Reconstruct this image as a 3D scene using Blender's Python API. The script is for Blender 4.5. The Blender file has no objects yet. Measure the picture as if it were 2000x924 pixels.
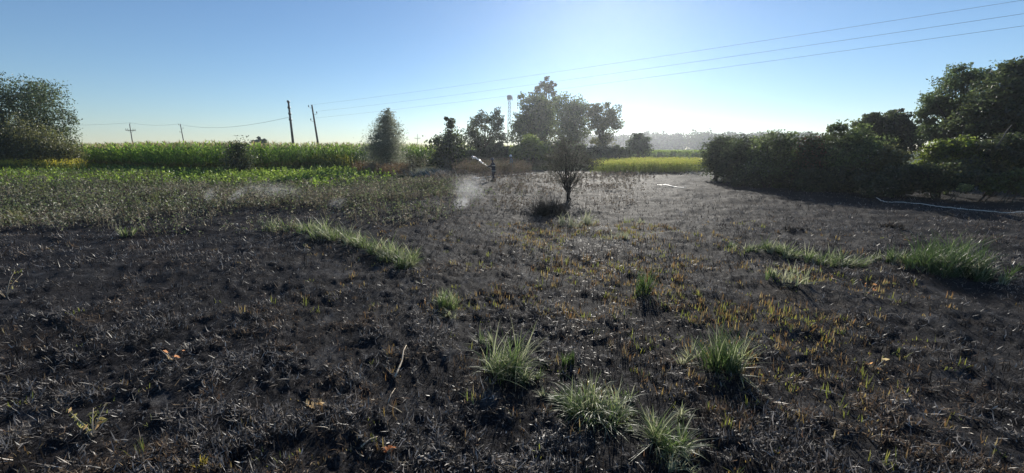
import bpy, math, random
import numpy as np
from mathutils import Vector, Matrix

# ------------------------------------------------------------------ camera, sky, sun, exposure
SC = bpy.context.scene
COL = SC.collection
FPX, W, H_ = 781.0, 2000.0, 924.0
CAM_H = 2.4
PITCH = math.atan2(172.0, FPX)            # the horizon lies 172 px above the centre of the photograph
cam_d = bpy.data.cameras.new('camera')
cam_d.sensor_width = 36.0
cam_d.lens = 36.0 * FPX / W
cam_d.clip_start = 0.05
cam_d.clip_end = 5000.0
cam = bpy.data.objects.new('camera', cam_d)
COL.objects.link(cam)
cam.location = (0, 0, CAM_H)
cam.rotation_euler = (math.pi / 2 - PITCH, 0, 0)
SC.camera = cam

SUN_EL, SUN_AZ = math.radians(20.5), math.radians(12.4)   # azimuth measured from +Y towards +X
world = bpy.data.worlds.new('World')
SC.world = world
world.use_nodes = True
wn = world.node_tree
wn.nodes.clear()
sky = wn.nodes.new('ShaderNodeTexSky')
sky.sky_type = 'NISHITA'
sky.sun_disc = False
sky.sun_elevation = SUN_EL
sky.sun_rotation = SUN_AZ
sky.altitude = 100.0
sky.air_density = 1.0
sky.dust_density = 0.025
sky.ozone_density = 4.5
bg = wn.nodes.new('ShaderNodeBackground')
bg.inputs['Strength'].default_value = 0.08
wo = wn.nodes.new('ShaderNodeOutputWorld')
wn.links.new(sky.outputs[0], bg.inputs[0])
wn.links.new(bg.outputs[0], wo.inputs[0])

sun_d = bpy.data.lights.new('sun', 'SUN')
sun_d.energy = 4.6
sun_d.angle = math.radians(0.53)
sun_d.color = (1.0, 0.94, 0.84)
sun = bpy.data.objects.new('sun', sun_d)
COL.objects.link(sun)
SUN_DIR = Vector((math.sin(SUN_AZ) * math.cos(SUN_EL), math.cos(SUN_AZ) * math.cos(SUN_EL), math.sin(SUN_EL)))
sun.rotation_euler = SUN_DIR.to_track_quat('Z', 'Y').to_euler()
sun.location = (20, 60, 40)

SC.view_settings.view_transform = 'Standard'
SC.view_settings.look = 'None'
SC.view_settings.exposure = 0.5
SC.view_settings.gamma = 1.0
SC.view_settings.use_curve_mapping = False
SC.render.engine = 'CYCLES'
SC.cycles.use_denoising = True
SC.cycles.max_bounces = 6
SC.cycles.transparent_max_bounces = 12

R = np.random.default_rng(7)
random.seed(7)

# ------------------------------------------------------------------ pixel helpers
cp, sp = math.cos(PITCH), math.sin(PITCH)
def ray(px, py):
    x, u, f = px - W / 2, H_ / 2 - py, FPX
    return Vector((x, f * cp + u * sp, u * cp - f * sp))
def gp(px, py, z=0.0):                     # the point of the ground seen at a pixel
    r = ray(px, py)
    t = (z - CAM_H) / r.z
    return Vector((r.x * t, r.y * t, z))
def at(px, py, Y):                         # the point seen at a pixel, Y metres ahead
    r = ray(px, py)
    t = Y / r.y
    return Vector((r.x * t, Y, CAM_H + r.z * t))
def mpp(Y):                                # metres per photo pixel, Y metres ahead
    return Y / (FPX * cp + 172 * sp)

# ------------------------------------------------------------------ noise and terrain height
def _hash(ix, iy, seed):
    h = (ix.astype(np.int64) * 374761393 + iy.astype(np.int64) * 668265263 + seed * 1274126177) & 0xFFFFFFFF
    h = ((h ^ (h >> 13)) * 1103515245) & 0xFFFFFFFF
    h = (h ^ (h >> 16)) & 0xFFFFFFFF
    h = (h * 2654435761) & 0xFFFFFFFF
    return ((h >> 8) & 0xFFFF) / 65535.0
def vnoise(x, y, seed=0):
    x = np.asarray(x, float); y = np.asarray(y, float)
    ix, iy = np.floor(x), np.floor(y)
    fx, fy = x - ix, y - iy
    fx = fx * fx * fx * (fx * (fx * 6 - 15) + 10); fy = fy * fy * fy * (fy * (fy * 6 - 15) + 10)
    a = _hash(ix, iy, seed); b = _hash(ix + 1, iy, seed)
    c = _hash(ix, iy + 1, seed); d = _hash(ix + 1, iy + 1, seed)
    return (a + (b - a) * fx) * (1 - fy) + (c + (d - c) * fx) * fy
def rot(x, y, a):
    return x * math.cos(a) - y * math.sin(a), x * math.sin(a) + y * math.cos(a)
def clod(x, y):
    """broken crust: rounded clods of 10 to 50 cm with pits between, about -1 to 1"""
    x3, y3 = rot(x, y, 2.0); x4, y4 = rot(x, y, 2.7)
    w = .12 * (vnoise(x / .3, y / .3, 8) - .5)
    a = vnoise(x3 / .46 + w, y3 / .46 - w, 3)
    b = 1 - 2 * np.abs(vnoise(x4 / .2 - w, y4 / .2 + w, 4) - .5)
    c = vnoise(x3 / .085, y3 / .085, 6)
    return np.tanh((a * .5 + b * .3 + c * .2 - .53) * 6)
def terr(x, y):
    x = np.asarray(x, float); y = np.asarray(y, float)
    d = np.sqrt(x * x + y * y)
    x1, y1 = rot(x, y, 0.5); x2, y2 = rot(x, y, 1.1)
    far = np.clip(1 - (d - 30) / 60, 0, 1)
    h = 0.12 * (vnoise(x1 / 4.5, y1 / 4.5, 1) - .5) * far
    h += 0.12 * (vnoise(x2 / 1.1, y2 / 1.1, 2) - .5) * far
    h += 0.034 * clod(x, y) * np.clip(1 - (d - 25) / 25, 0, 1)
    h += 0.026 * (vnoise(x1 / .05, y1 / .05, 5) - .5) * np.clip(1 - (d - 7) / 7, 0, 1)
    return h
def tz(x, y):
    return float(terr(np.array([x]), np.array([y]))[0])

# ------------------------------------------------------------------ materials
def nt(name):
    m = bpy.data.materials.new(name)
    m.use_nodes = True
    t = m.node_tree
    t.nodes.clear()
    return m, t
def plain(name, col, rough=0.7, spec=0.3, metal=0.0, noise=0.0, scale=8.0):
    m, t = nt(name)
    o = t.nodes.new('ShaderNodeOutputMaterial')
    p = t.nodes.new('ShaderNodeBsdfPrincipled')
    p.inputs['Base Color'].default_value = (*col, 1)
    p.inputs['Roughness'].default_value = rough
    p.inputs['Specular IOR Level'].default_value = spec
    p.inputs['Metallic'].default_value = metal
    if noise:
        tc = t.nodes.new('ShaderNodeTexCoord')
        n = t.nodes.new('ShaderNodeTexNoise'); n.inputs['Scale'].default_value = scale; n.inputs['Detail'].default_value = 6
        r = t.nodes.new('ShaderNodeValToRGB')
        r.color_ramp.elements[0].position = .3; r.color_ramp.elements[1].position = .7
        r.color_ramp.elements[0].color = (*[c * (1 - noise) for c in col], 1)
        r.color_ramp.elements[1].color = (*[min(1, c * (1 + noise)) for c in col], 1)
        t.links.new(tc.outputs['Object'], n.inputs['Vector']); t.links.new(n.outputs['Fac'], r.inputs['Fac'])
        t.links.new(r.outputs['Color'], p.inputs['Base Color'])
    t.links.new(p.outputs[0], o.inputs[0])
    return m
def leafmat(name, transl=0.45, gloss=0.08, rough=0.4):
    m, t = nt(name)
    o = t.nodes.new('ShaderNodeOutputMaterial')
    a = t.nodes.new('ShaderNodeAttribute'); a.attribute_name = 'Col'
    d = t.nodes.new('ShaderNodeBsdfDiffuse')
    tr = t.nodes.new('ShaderNodeBsdfTranslucent')
    hs = t.nodes.new('ShaderNodeHueSaturation')          # light through a leaf comes out yellower and stronger
    hs.inputs['Hue'].default_value = 0.485; hs.inputs['Saturation'].default_value = 1.1; hs.inputs['Value'].default_value = 1.5
    g = t.nodes.new('ShaderNodeBsdfGlossy'); g.inputs['Roughness'].default_value = rough
    g.inputs['Color'].default_value = (1, 1, 1, 1)
    m1 = t.nodes.new('ShaderNodeMixShader'); m1.inputs[0].default_value = transl
    m2 = t.nodes.new('ShaderNodeMixShader'); m2.inputs[0].default_value = gloss
    L = t.links.new
    L(a.outputs['Color'], d.inputs[0]); L(a.outputs['Color'], hs.inputs['Color']); L(hs.outputs[0], tr.inputs[0])
    L(d.outputs[0], m1.inputs[1]); L(tr.outputs[0], m1.inputs[2]); L(m1.outputs[0], m2.inputs[1]); L(g.outputs[0], m2.inputs[2])
    L(m2.outputs[0], o.inputs[0])
    return m
M_LEAF = leafmat('leaf', .56, .04, .4)
M_GRASS = leafmat('grass_blade', .5, .03, .4)
M_DRY = leafmat('dry_stalk', .35, .04, .5)
M_CHAR = leafmat('charred_litter', .16, .03, .38)
M_BARK = plain('bark', (.09, .075, .06), .9, .1, noise=.5, scale=5)
M_CHARBARK = plain('scorched_bark', (.03, .027, .025), .9, .1, noise=.5, scale=8)
M_POLE = plain('weathered_pole', (.16, .14, .12), .85, .2, noise=.35, scale=3)
M_METAL = plain('galvanised_steel', (.3, .31, .32), .5, .5, .6)
M_CERAM = plain('brown_ceramic', (.07, .045, .035), .3, .5)
M_WIRE = plain('aluminium_cable', (.22, .23, .25), .5, .5, .5)
M_HOSE = plain('pale_hose_canvas', (.72, .68, .6), .4, .5, noise=.12, scale=4)
M_TWIG = plain('bleached_twig', (.5, .42, .32), .8, .2, noise=.25, scale=20)

def ground_mat():
    m, t = nt('burnt_soil')
    L = t.links.new
    N = t.nodes.new
    o = N('ShaderNodeOutputMaterial'); p = N('ShaderNodeBsdfPrincipled')
    tc = N('ShaderNodeTexCoord')
    def noise(scale, det=8, rough=.6, dist=0.0):
        n = N('ShaderNodeTexNoise'); n.inputs['Scale'].default_value = scale; n.inputs['Detail'].default_value = det
        n.inputs['Roughness'].default_value = rough; n.inputs['Distortion'].default_value = dist
        L(tc.outputs['Object'], n.inputs['Vector']); return n
    def ramp(n, stops):
        r = N('ShaderNodeValToRGB'); e = r.color_ramp.elements
        while len(e) < len(stops): e.new(.5)
        for k, (pos, c) in enumerate(stops):
            e[k].position = pos; e[k].color = (*c, 1)
        L(n.outputs['Fac'], r.inputs['Fac']); return r
    def mix(f, a, b):
        x = N('ShaderNodeMix'); x.data_type = 'RGBA'
        L(f, x.inputs[0]); L(a, x.inputs[6]); L(b, x.inputs[7]); return x.outputs[2]
    fine = ramp(noise(38, 8, .7, .6), [(.34, (.006, .006, .007)), (.5, (.02, .019, .02)), (.62, (.05, .048, .05)), (.74, (.12, .115, .115))])
    brown = ramp(noise(26, 8, .65), [(.35, (.02, .015, .012)), (.6, (.085, .06, .042)), (.75, (.16, .115, .075))])
    bm = ramp(noise(.7, 5, .6), [(.56, (0, 0, 0)), (.74, (.75, .75, .75))])
    ash = ramp(noise(60, 6, .7), [(.3, (.03, .03, .032)), (.6, (.13, .128, .13)), (.8, (.24, .235, .23))])
    am = ramp(noise(1.9, 6, .65), [(.55, (0, 0, 0)), (.72, (.8, .8, .8))])
    c = mix(bm.outputs[0], fine.outputs[0], brown.outputs[0])
    c = mix(am.outputs[0], c, ash.outputs[0])
    # beyond the burnt field the soil carries grass
    sx = N('ShaderNodeSeparateXYZ'); L(tc.outputs['Object'], sx.inputs[0])
    at_ = N('ShaderNodeAttribute'); at_.attribute_name = 'Green'
    gr = ramp(noise(.9, 8, .7), [(.35, (.03, .045, .014)), (.65, (.09, .11, .03))])
    c = mix(at_.outputs['Fac'], c, gr.outputs[0])
    L(c, p.inputs['Base Color'])
    p.inputs['Roughness'].default_value = .75
    p.inputs['Specular IOR Level'].default_value = .04
    bu = N('ShaderNodeBump'); bu.inputs['Strength'].default_value = .9; bu.inputs['Distance'].default_value = .03
    n1 = noise(30, 9, .7, .8)
    L(n1.outputs['Fac'], bu.inputs['Height']); L(bu.outputs[0], p.inputs['Normal'])
    L(p.outputs[0], o.inputs[0])
    return m
M_GROUND = ground_mat()

# ------------------------------------------------------------------ mesh helpers
def mk_mesh(name, V, F, mat, cols=None, smooth=False):
    """V (n,3); F (m,3) or (m,4) int array, or list of such arrays"""
    V = np.asarray(V, np.float32)
    Fs = F if isinstance(F, list) else [F]
    Fs = [np.asarray(f, np.int32) for f in Fs if len(f)]
    me = bpy.data.meshes.new(name)
    me.vertices.add(len(V)); me.vertices.foreach_set('co', V.ravel())
    loops = np.concatenate([f.ravel() for f in Fs])
    tot = np.concatenate([np.full(len(f), f.shape[1], np.int32) for f in Fs])
    st = np.concatenate([[0], np.cumsum(tot)[:-1]]).astype(np.int32)
    me.loops.add(len(loops)); me.loops.foreach_set('vertex_index', loops.astype(np.int32))
    me.polygons.add(len(tot)); me.polygons.foreach_set('loop_start', st); me.polygons.foreach_set('loop_total', tot)
    if smooth: me.polygons.foreach_set('use_smooth', np.ones(len(tot), bool))
    me.update(calc_edges=True)
    if cols is not None:
        a = me.attributes.new('Col', 'FLOAT_COLOR', 'POINT')
        c = np.ones((len(V), 4), np.float32); c[:, :3] = cols
        a.data.foreach_set('color', c.ravel())
    me.materials.append(mat)
    return me
def link(name, me, parent=None, loc=(0, 0, 0), rz=0.0):
    o = bpy.data.objects.new(name, me)
    COL.objects.link(o)
    o.location = loc; o.rotation_euler = (0, 0, rz)
    if parent is not None: o.parent = parent
    return o
def tag(o, label, cat, group=None):
    o['label'] = label; o['category'] = cat
    if group: o['group'] = group
    return o
def struct(o): o['kind'] = 'structure'; return o
def stuff(o, label, cat):
    o['kind'] = 'stuff'; o['label'] = label; o['category'] = cat; return o

def tubes(paths, sides=6):
    """paths: list of (points, radii) -> V, F"""
    Vs, Fs, off = [], [], 0
    for pts, rad in paths:
        pts = [Vector(p) for p in pts]; n = len(pts)
        for i, p in enumerate(pts):
            d = (pts[min(i + 1, n - 1)] - pts[max(i - 1, 0)]).normalized()
            u = d.cross(Vector((0, 0, 1)))
            if u.length < .05: u = d.cross(Vector((0, 1, 0)))
            u.normalize(); v = d.cross(u)
            for k in range(sides):
                a = 2 * math.pi * k / sides
                Vs.append(p + (u * math.cos(a) + v * math.sin(a)) * rad[i])
        for i in range(n - 1):
            for k in range(sides):
                k2 = (k + 1) % sides
                Fs.append((off + i * sides + k, off + i * sides + k2, off + (i + 1) * sides + k2, off + (i + 1) * sides + k))
        e1 = len(Vs); Vs.append(pts[0]); Vs.append(pts[-1])
        for k in range(sides):
            k2 = (k + 1) % sides
            Fs.append((off + k2, off + k, e1, e1)); b = off + (n - 1) * sides
            Fs.append((b + k, b + k2, e1 + 1, e1 + 1))
        off = len(Vs)
    q = [f for f in Fs if f[2] != f[3]]; t = [f[:3] for f in Fs if f[2] == f[3]]
    return np.array([list(v) for v in Vs]), [np.array(q), np.array(t)]
def tube_obj(name, paths, mat, parent=None, sides=6):
    V, F = tubes(paths, sides)
    return link(name, mk_mesh(name, V, F, mat, smooth=True), parent)

def blades(base, az, length, width, lean, curl, c0, c1, segs=3, twist=None):
    """n grass blades in one go: base (n,3); the rest (n,) ; c0, c1 (n,3) root and tip colours"""
    n = len(base)
    az = np.broadcast_to(az, n); length = np.broadcast_to(length, n); width = np.broadcast_to(width, n)
    lean = np.broadcast_to(lean, n); curl = np.broadcast_to(curl, n)
    if twist is None: twist = np.zeros(n)
    hx, hy = np.cos(az), np.sin(az)
    sx, sy = -np.sin(az + twist), np.cos(az + twist)
    p = base.copy()
    rows = 2 * segs + 1
    V = np.zeros((n, rows, 3)); C = np.zeros((n, rows, 3))
    for s in range(segs + 1):
        t = s / segs
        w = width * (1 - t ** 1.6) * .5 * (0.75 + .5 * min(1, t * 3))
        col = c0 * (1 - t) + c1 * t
        if s < segs:
            for q, sg in ((0, -1), (1, 1)):
                V[:, 2 * s + q, 0] = p[:, 0] + sg * sx * w
                V[:, 2 * s + q, 1] = p[:, 1] + sg * sy * w
                V[:, 2 * s + q, 2] = p[:, 2]
                C[:, 2 * s + q] = col
        else:
            V[:, 2 * s] = p; C[:, 2 * s] = col
        th = lean + curl * (t + .5 / segs)
        st = length / segs
        p = p + np.stack([hx * np.sin(th) * st, hy * np.sin(th) * st, np.cos(th) * st], 1)
    f = []
    for s in range(segs - 1):
        a = 2 * s
        f += [(a, a + 1, a + 3), (a, a + 3, a + 2)]
    a = 2 * (segs - 1)
    f.append((a, a + 1, a + 2))
    f = np.array(f)
    F = (np.arange(n)[:, None, None] * rows + f[None]).reshape(-1, 3)
    return V.reshape(-1, 3), F, C.reshape(-1, 3)
def merge(parts):
    V, F, C, off = [], [], [], 0
    for v, f, c in parts:
        V.append(v); F.append(f + off); C.append(c); off += len(v)
    return np.concatenate(V), np.concatenate(F), np.concatenate(C)
def pick(cols, n, jit=.25, rng=R):
    cols = np.asarray(cols, float)
    c = cols[rng.integers(0, len(cols), n)]
    return np.clip(c * (1 + jit * (rng.random((n, 1)) * 2 - 1)), 0, 1)
def leaves(pos, size, ratio, cols, droop=0.0, rng=R, flat=0.0):
    """leaf-sized rhombic faces, folded along the middle"""
    n = len(pos)
    d = rng.normal(size=(n, 3)); d[:, 2] = d[:, 2] * (1 - flat) - droop
    d /= np.linalg.norm(d, axis=1)[:, None]
    u = np.cross(d, rng.normal(size=(n, 3))); u /= np.linalg.norm(u, axis=1)[:, None] + 1e-9
    nn = np.cross(d, u)
    s = (size * (.6 + .8 * rng.random(n)))[:, None]
    w = s * ratio * .5
    V = np.stack([pos - d * s * .5, pos + u * w + nn * w * .3, pos + d * s * .5, pos - u * w + nn * w * .3], 1)
    V = V.reshape(-1, 3)
    i = np.arange(n)[:, None] * 4
    F = np.concatenate([i + np.array([[0, 1, 2]]), i + np.array([[0, 2, 3]])])
    C = np.repeat(cols, 4, axis=0)
    return V, F, C

# ------------------------------------------------------------------ the ground
def build_ground():
    az_in = np.radians(np.linspace(-62, 62, 560))
    az_out = np.radians(np.linspace(62, 298, 60)[1:-1])
    az = np.concatenate([az_in, az_out])
    r = [0.6]
    while r[-1] < 45: r.append(r[-1] * 1.0112)
    while r[-1] < 400: r.append(r[-1] * 1.07)
    r = np.array(r)
    A, RR = np.meshgrid(az, r)
    X, Y = np.sin(A) * RR, np.cos(A) * RR
    Z = terr(X, Y)
    nA, nR = len(az), len(r)
    V = np.stack([X.ravel(), Y.ravel(), Z.ravel()], 1)
    i = np.arange(nR - 1)[:, None] * nA; j = np.arange(nA)[None]
    j2 = (j + 1) % nA
    F = np.stack([i + j, i + j2, i + nA + j2, i + nA + j], -1).reshape(-1, 4)[:, ::-1]
    V = np.concatenate([V, [[0, 0, tz(0, 0)]]]); c = len(V) - 1
    jj = np.arange(nA)
    cap = np.stack([np.full(nA, c), (jj + 1) % nA, jj], 1)
    me = mk_mesh('ground', V, [F, cap], M_GROUND, smooth=True)
    g = np.zeros(len(V), np.float32)
    x, y = V[:, 0], V[:, 1]
    nz = vnoise(x / 2.2, y / 2.2, 21) - .5
    edge = np.where(x < -6, 24 + (x + 6) * .12, np.where(x > 9, 41, 33))       # where the burn stops
    g = np.clip((y + nz * 5 - edge) / 3, 0, 1) * np.clip((-x + y * .02 - 4) / 4, 0, 1)
    g = np.maximum(g, np.clip((y - 44) / 4, 0, 1))
    g = np.maximum(g, np.clip((-y - 10) / 5, 0, 1))
    a = me.attributes.new('Green', 'FLOAT', 'POINT'); a.data.foreach_set('value', g.astype(np.float32))
    struct(link('ground', me))
build_ground()

# ------------------------------------------------------------------ scatter helpers
def scatter(n, ymin, ymax, p=1.0, half=1.42, rng=R):
    """points on the ground ahead, thinning with distance"""
    u = rng.random(n)
    if abs(p - 1) < 1e-6: y = ymin * (ymax / ymin) ** u
    else: y = (ymin ** (1 - p) + u * (ymax ** (1 - p) - ymin ** (1 - p))) ** (1 / (1 - p))
    x = (rng.random(n) * 2 - 1) * (y * half + 1.0)
    return x, y
def unproj_px(x, y, z=0.0):
    """pixel of a ground point (numpy)"""
    zz = z - CAM_H
    f = y * cp - zz * sp
    u = y * sp + zz * cp
    return W / 2 + x / f * FPX, H_ / 2 - u / f * FPX

# charred litter: black, grey and ash-white curled straw lying on the soil
def build_litter():
    parts = []
    for n, y0, y1, lm, wm in ((235000, 1.9, 7.5, 1.1, 1.1), (130000, 7.5, 17, 1.45, 1.7), (70000, 17, 44, 1.6, 2.3)):
        x, y = scatter(n, y0, y1, 1.25)
        cl = clod(x, y)
        m = vnoise(x / .9, y / .9, 31) * .5 + vnoise(x / 2.6, y / 2.6, 32) * .5
        keep = R.random(n) < np.clip(.42 + .5 * cl, .05, 1) * np.clip((m - .12) * 2.2, .25, 1)       # straw mats on the clods, pits stay bare
        px, py = unproj_px(x, y)
        keep &= ~((x < -6) & (y > 25))
        x, y, m, cl = x[keep], y[keep], m[keep], cl[keep]
        k = len(x)
        base = np.stack([x, y, terr(x, y) + .004], 1)
        kind = R.random(k)
        c = pick([(.012, .012, .013), (.02, .019, .02), (.035, .033, .033)], k)
        g = kind > .55 - .5 * (m - .5) - .12 * cl
        c[g] = pick([(.24, .22, .2), (.4, .365, .325), (.15, .138, .126), (.2, .17, .14)], g.sum())
        bp = (vnoise(x / 1.3, y / 1.3, 35) * .6 + vnoise(x / .4, y / .4, 36) * .4 > .64) & (R.random(k) < .6)
        c[bp] = pick([(.12, .085, .055), (.2, .14, .085), (.07, .05, .035), (.26, .19, .12)], bp.sum())
        g = kind > .96
        c[g] = pick([(.30, .28, .25), (.26, .2, .12), (.2, .13, .08)], g.sum())
        ln = (.018 + .05 * R.random(k) + .09 * R.random(k) ** 6) * lm
        wd = (.0035 + .009 * R.random(k)) * wm
        lean = np.radians(30 + 75 * R.random(k)); curl = np.radians(R.normal(0, 60, k))
        parts.append(blades(base, R.random(k) * 6.283, ln, wd, lean, curl, c, c * (.8 + .6 * R.random((k, 1))), 2, R.normal(0, .8, k)))
    V, F, C = merge(parts)
    stuff(link('charred_litter', mk_mesh('charred_litter', V, F, M_CHAR, C)), 'black and grey charred straw covering the burnt field', 'ash litter')
build_litter()

# black burnt stubs and straw-yellow stubble left standing
def build_stubble():
    parts = []
    x, y = scatter(16000, 2.0, 26, 1.1)
    m = vnoise(x / .8, y / .8, 41)
    k_ = (R.random(len(x)) < np.clip((m - .35) * 3, 0, 1)) & ~((x < -5) & (y > 16))
    x, y = x[k_], y[k_]; k = len(x)
    base = np.stack([x, y, terr(x, y) - .01], 1)
    c = pick([(.012, .012, .012), (.03, .025, .02), (.05, .04, .03)], k)
    parts.append(blades(base, R.random(k) * 6.283, .05 + .12 * R.random(k), .005 + .0012 * y, np.radians(25 * R.random(k)), np.radians(R.normal(0, 30, k)), c, c, 2))
    V, F, C = merge(parts)
    stuff(link('burnt_stubble', mk_mesh('burnt_stubble', V, F, M_CHAR, C)), 'short black burnt stubs standing in the scorched soil', 'stubble')
    # yellow stubble: tufts of several stubs
    parts = []
    px = np.concatenate([R.normal(1200, 210, 2600), R.normal(1560, 120, 420), R.random(300) * 2000, R.normal(1050, 90, 200), R.normal(1500, 200, 260)])
    py = np.concatenate([435 + 190 * R.random(2600) ** 1.1, R.normal(580, 45, 420), 480 + 440 * R.random(300), R.normal(460, 20, 200), R.normal(690, 60, 260)])
    ok = (py > 430) & (px > -100) & (px < 2100)
    px, py = px[ok], py[ok]
    pts = np.array([list(gp(a, b)) for a, b in zip(px, py)])
    dens = vnoise(pts[:, 0] / .9, pts[:, 1] / .9, 44)
    pts = pts[R.random(len(pts)) < np.clip((dens - .3) * 3.2, .05, 1)]
    cnt = R.integers(3, 10, len(pts))
    idx = np.repeat(np.arange(len(pts)), cnt)
    b = pts[idx].copy(); n = len(b)
    d = b[:, 1]
    b[:, :2] += R.normal(0, .032, (n, 2)) * (1 + d[:, None] * .05)
    b[:, 2] = terr(b[:, 0], b[:, 1]) - .01
    tuft_len = (.04 + .12 * R.random(len(pts)) ** 1.8)[idx]
    tk = R.random(len(pts))[idx]
    c1 = np.where((tk < .55)[:, None], pick([(.4, .29, .11), (.5, .39, .17), (.33, .2, .09), (.2, .13, .07), (.44, .35, .2), (.28, .2, .11)], n), np.where((tk < .8)[:, None], pick([(.34, .34, .1), (.25, .28, .08)], n), pick([(.1, .07, .04), (.2, .13, .07)], n)))
    c0 = c1 * np.array([.65, .75, .6])
    parts.append(blades(b, R.random(n) * 6.283, tuft_len * (.5 + .7 * R.random(n)), .006 + .0011 * d, np.radians(5 + 45 * R.random(n) ** 2), np.radians(R.normal(0, 25, n)), c0, c1, 2))
    V, F, C = merge(parts)
    stuff(link('yellow_stubble', mk_mesh('yellow_stubble', V, F, M_DRY, C)), 'straw yellow and green cut stubble poking out of the ash', 'stubble')
build_stubble()

# ------------------------------------------------------------------ grass tufts that escaped the fire
GREEN = [(.10, .16, .05), (.13, .19, .07), (.16, .21, .09), (.08, .14, .045)]
PALE = [(.34, .36, .22), (.42, .42, .30), (.26, .31, .16)]
DARKG = [(.05, .09, .03), (.07, .12, .04), (.09, .14, .05)]
def tuft(px, py, hpx, wpx, n, label, pal=GREEN, palef=.25, lean=35, curl=70, group=None, az0=None, name='grass_tuft', rng=R):
    c = gp(px, py)
    s = mpp(c.y) * 1.0
    h = hpx * s * (.8 + .4 * rng.random()); w = wpx * s * .5
    n = int(n * 1.3)
    ns = max(6, n // 18)                                   # a tuft is many small bunches, each with its own bend
    sa = rng.random(ns) * 6.283; sr = np.sqrt(rng.random(ns)) * w
    sxy = np.stack([np.cos(sa) * sr, np.sin(sa) * sr * .75], 1)
    slen = .6 + .7 * rng.random(ns); saz = rng.random(ns) * 6.283 if az0 is None else rng.normal(az0, 1.0, ns)
    sdry = rng.random(ns) < palef * .5
    si = rng.integers(0, ns, n)
    x = sxy[si, 0] + rng.normal(0, .09, n) * w; y = sxy[si, 1] + rng.normal(0, .07, n) * w
    z = terr(c.x + x, c.y + y) - tz(c.x, c.y) - .015
    base = np.stack([x, y, z], 1)
    az = saz[si] + rng.normal(0, .8, n)
    ln = h * slen[si] * (.55 + .6 * rng.random(n))
    lean_ = np.radians(lean) * rng.random(n); curl_ = np.radians(curl) * (.15 + 1.0 * rng.random(n))
    fl = rng.random(n) < .16                               # broken blades lying down
    lean_[fl] = np.radians(60 + 25 * rng.random(fl.sum())); curl_[fl] = np.radians(30 * rng.random(fl.sum()))
    tip = pick(pal, n, .4, rng=rng)
    p_ = (rng.random(n) < palef * .7) | sdry[si] | (fl & (rng.random(n) < palef + .2))
    tip[p_] = pick(PALE if palef else pal, p_.sum(), .4, rng=rng)
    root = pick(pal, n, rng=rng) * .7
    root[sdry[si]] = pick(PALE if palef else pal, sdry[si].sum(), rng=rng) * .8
    wd = .0045 + .0009 * c.y + .003 * rng.random(n)
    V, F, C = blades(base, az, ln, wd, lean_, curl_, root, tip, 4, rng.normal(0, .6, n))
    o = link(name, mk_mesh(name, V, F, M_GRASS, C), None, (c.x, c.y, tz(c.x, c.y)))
    return tag(o, label, 'grass', group)
tuft(985, 722, 92, 80, 330, 'broad pale green grass tuft beside the bleached twig', palef=.55, az0=0.2, lean=45, curl=90)
tuft(1110, 712, 48, 28, 90, 'small upright green grass tuft between two broad tufts', DARKG, .1, 18, 30)
tuft(1165, 800, 78, 120, 420, 'sprawling arching grass tuft with pale tips in black ash', palef=.6, lean=55, curl=110)
tuft(1300, 868, 95, 80, 230, 'long bent green and straw grass tuft with dry tips', palef=.35, lean=40, curl=90)
tuft(1240, 815, 40, 90, 110, 'low thin grass tuft joining two arching tufts', palef=.5, lean=50, curl=80)
tuft(1330, 905, 50, 70, 110, 'low yellowing grass tuft below the long bent tuft', PALE, .4, 50, 90)
tuft(1412, 712, 95, 75, 280, 'tall dark green grass tuft with one bent seed stem', DARKG, .25, 22, 60)
tuft(1340, 690, 50, 80, 60, 'sparse straw coloured grass beside the tall dark tuft', PALE, .6, 50, 60)
tuft(872, 598, 50, 48, 170, 'short green grass tuft standing alone on black soil', GREEN, .2, 30, 60)
tuft(876, 622, 28, 30, 40, 'few pale fallen blades under the lone green tuft', PALE, .6, 55, 70)
tuft(1256, 572, 42, 30, 90, 'thin dark grass tuft amid the yellow stubble', DARKG, .15, 20, 40)
tuft(1045, 745, 42, 60, 90, 'low straggling grass between the broad tuft and sprawling tuft', palef=.5, lean=50, curl=80)
tuft(1200, 470, 20, 60, 80, 'faint olive grass patch in the stubble field', PALE, .4, 40, 60)
tuft(1125, 440, 24, 90, 180, 'pale flattened grass patch below the black shrub', PALE, .6, 60, 60)
tuft(1235, 432, 14, 50, 90, 'low pale grass patch on grey ash', PALE, .6, 60, 60)
tuft(252, 462, 32, 26, 80, 'small light green tuft at the edge of the weeds', GREEN, .4, 25, 50)
tuft(14, 432, 34, 110, 240, 'olive weed tuft at the foot of the scorched weeds', [(.16, .17, .07), (.12, .14, .05), (.2, .19, .1)], .1, 35, 60)
tuft(1550, 560, 45, 40, 60, 'wispy grass tuft above the yellow stubble band', PALE, .4, 25, 60)
tuft(1500, 545, 26, 40, 50, 'short yellow green tuft beside the wispy one', GREEN, .4, 25, 40)
tuft(400, 905, 24, 30, 40, 'tiny yellow grass shoot in black ash', [(.4, .35, .08)], .1, 25, 40)
tuft(1078, 778, 34, 60, 60, 'thin straggling blades left of the sprawling arching tuft', palef=.6, lean=55, curl=90)
tuft(1222, 762, 30, 50, 45, 'few bent blades above the sprawling arching tuft', palef=.6, lean=50, curl=90)
tuft(1345, 800, 40, 50, 45, 'few yellow bent blades right of the long bent tuft', PALE, .6, 50, 90)
tuft(955, 665, 34, 40, 60, 'short pale blades behind the broad pale tuft', palef=.6, lean=45, curl=80)
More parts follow.
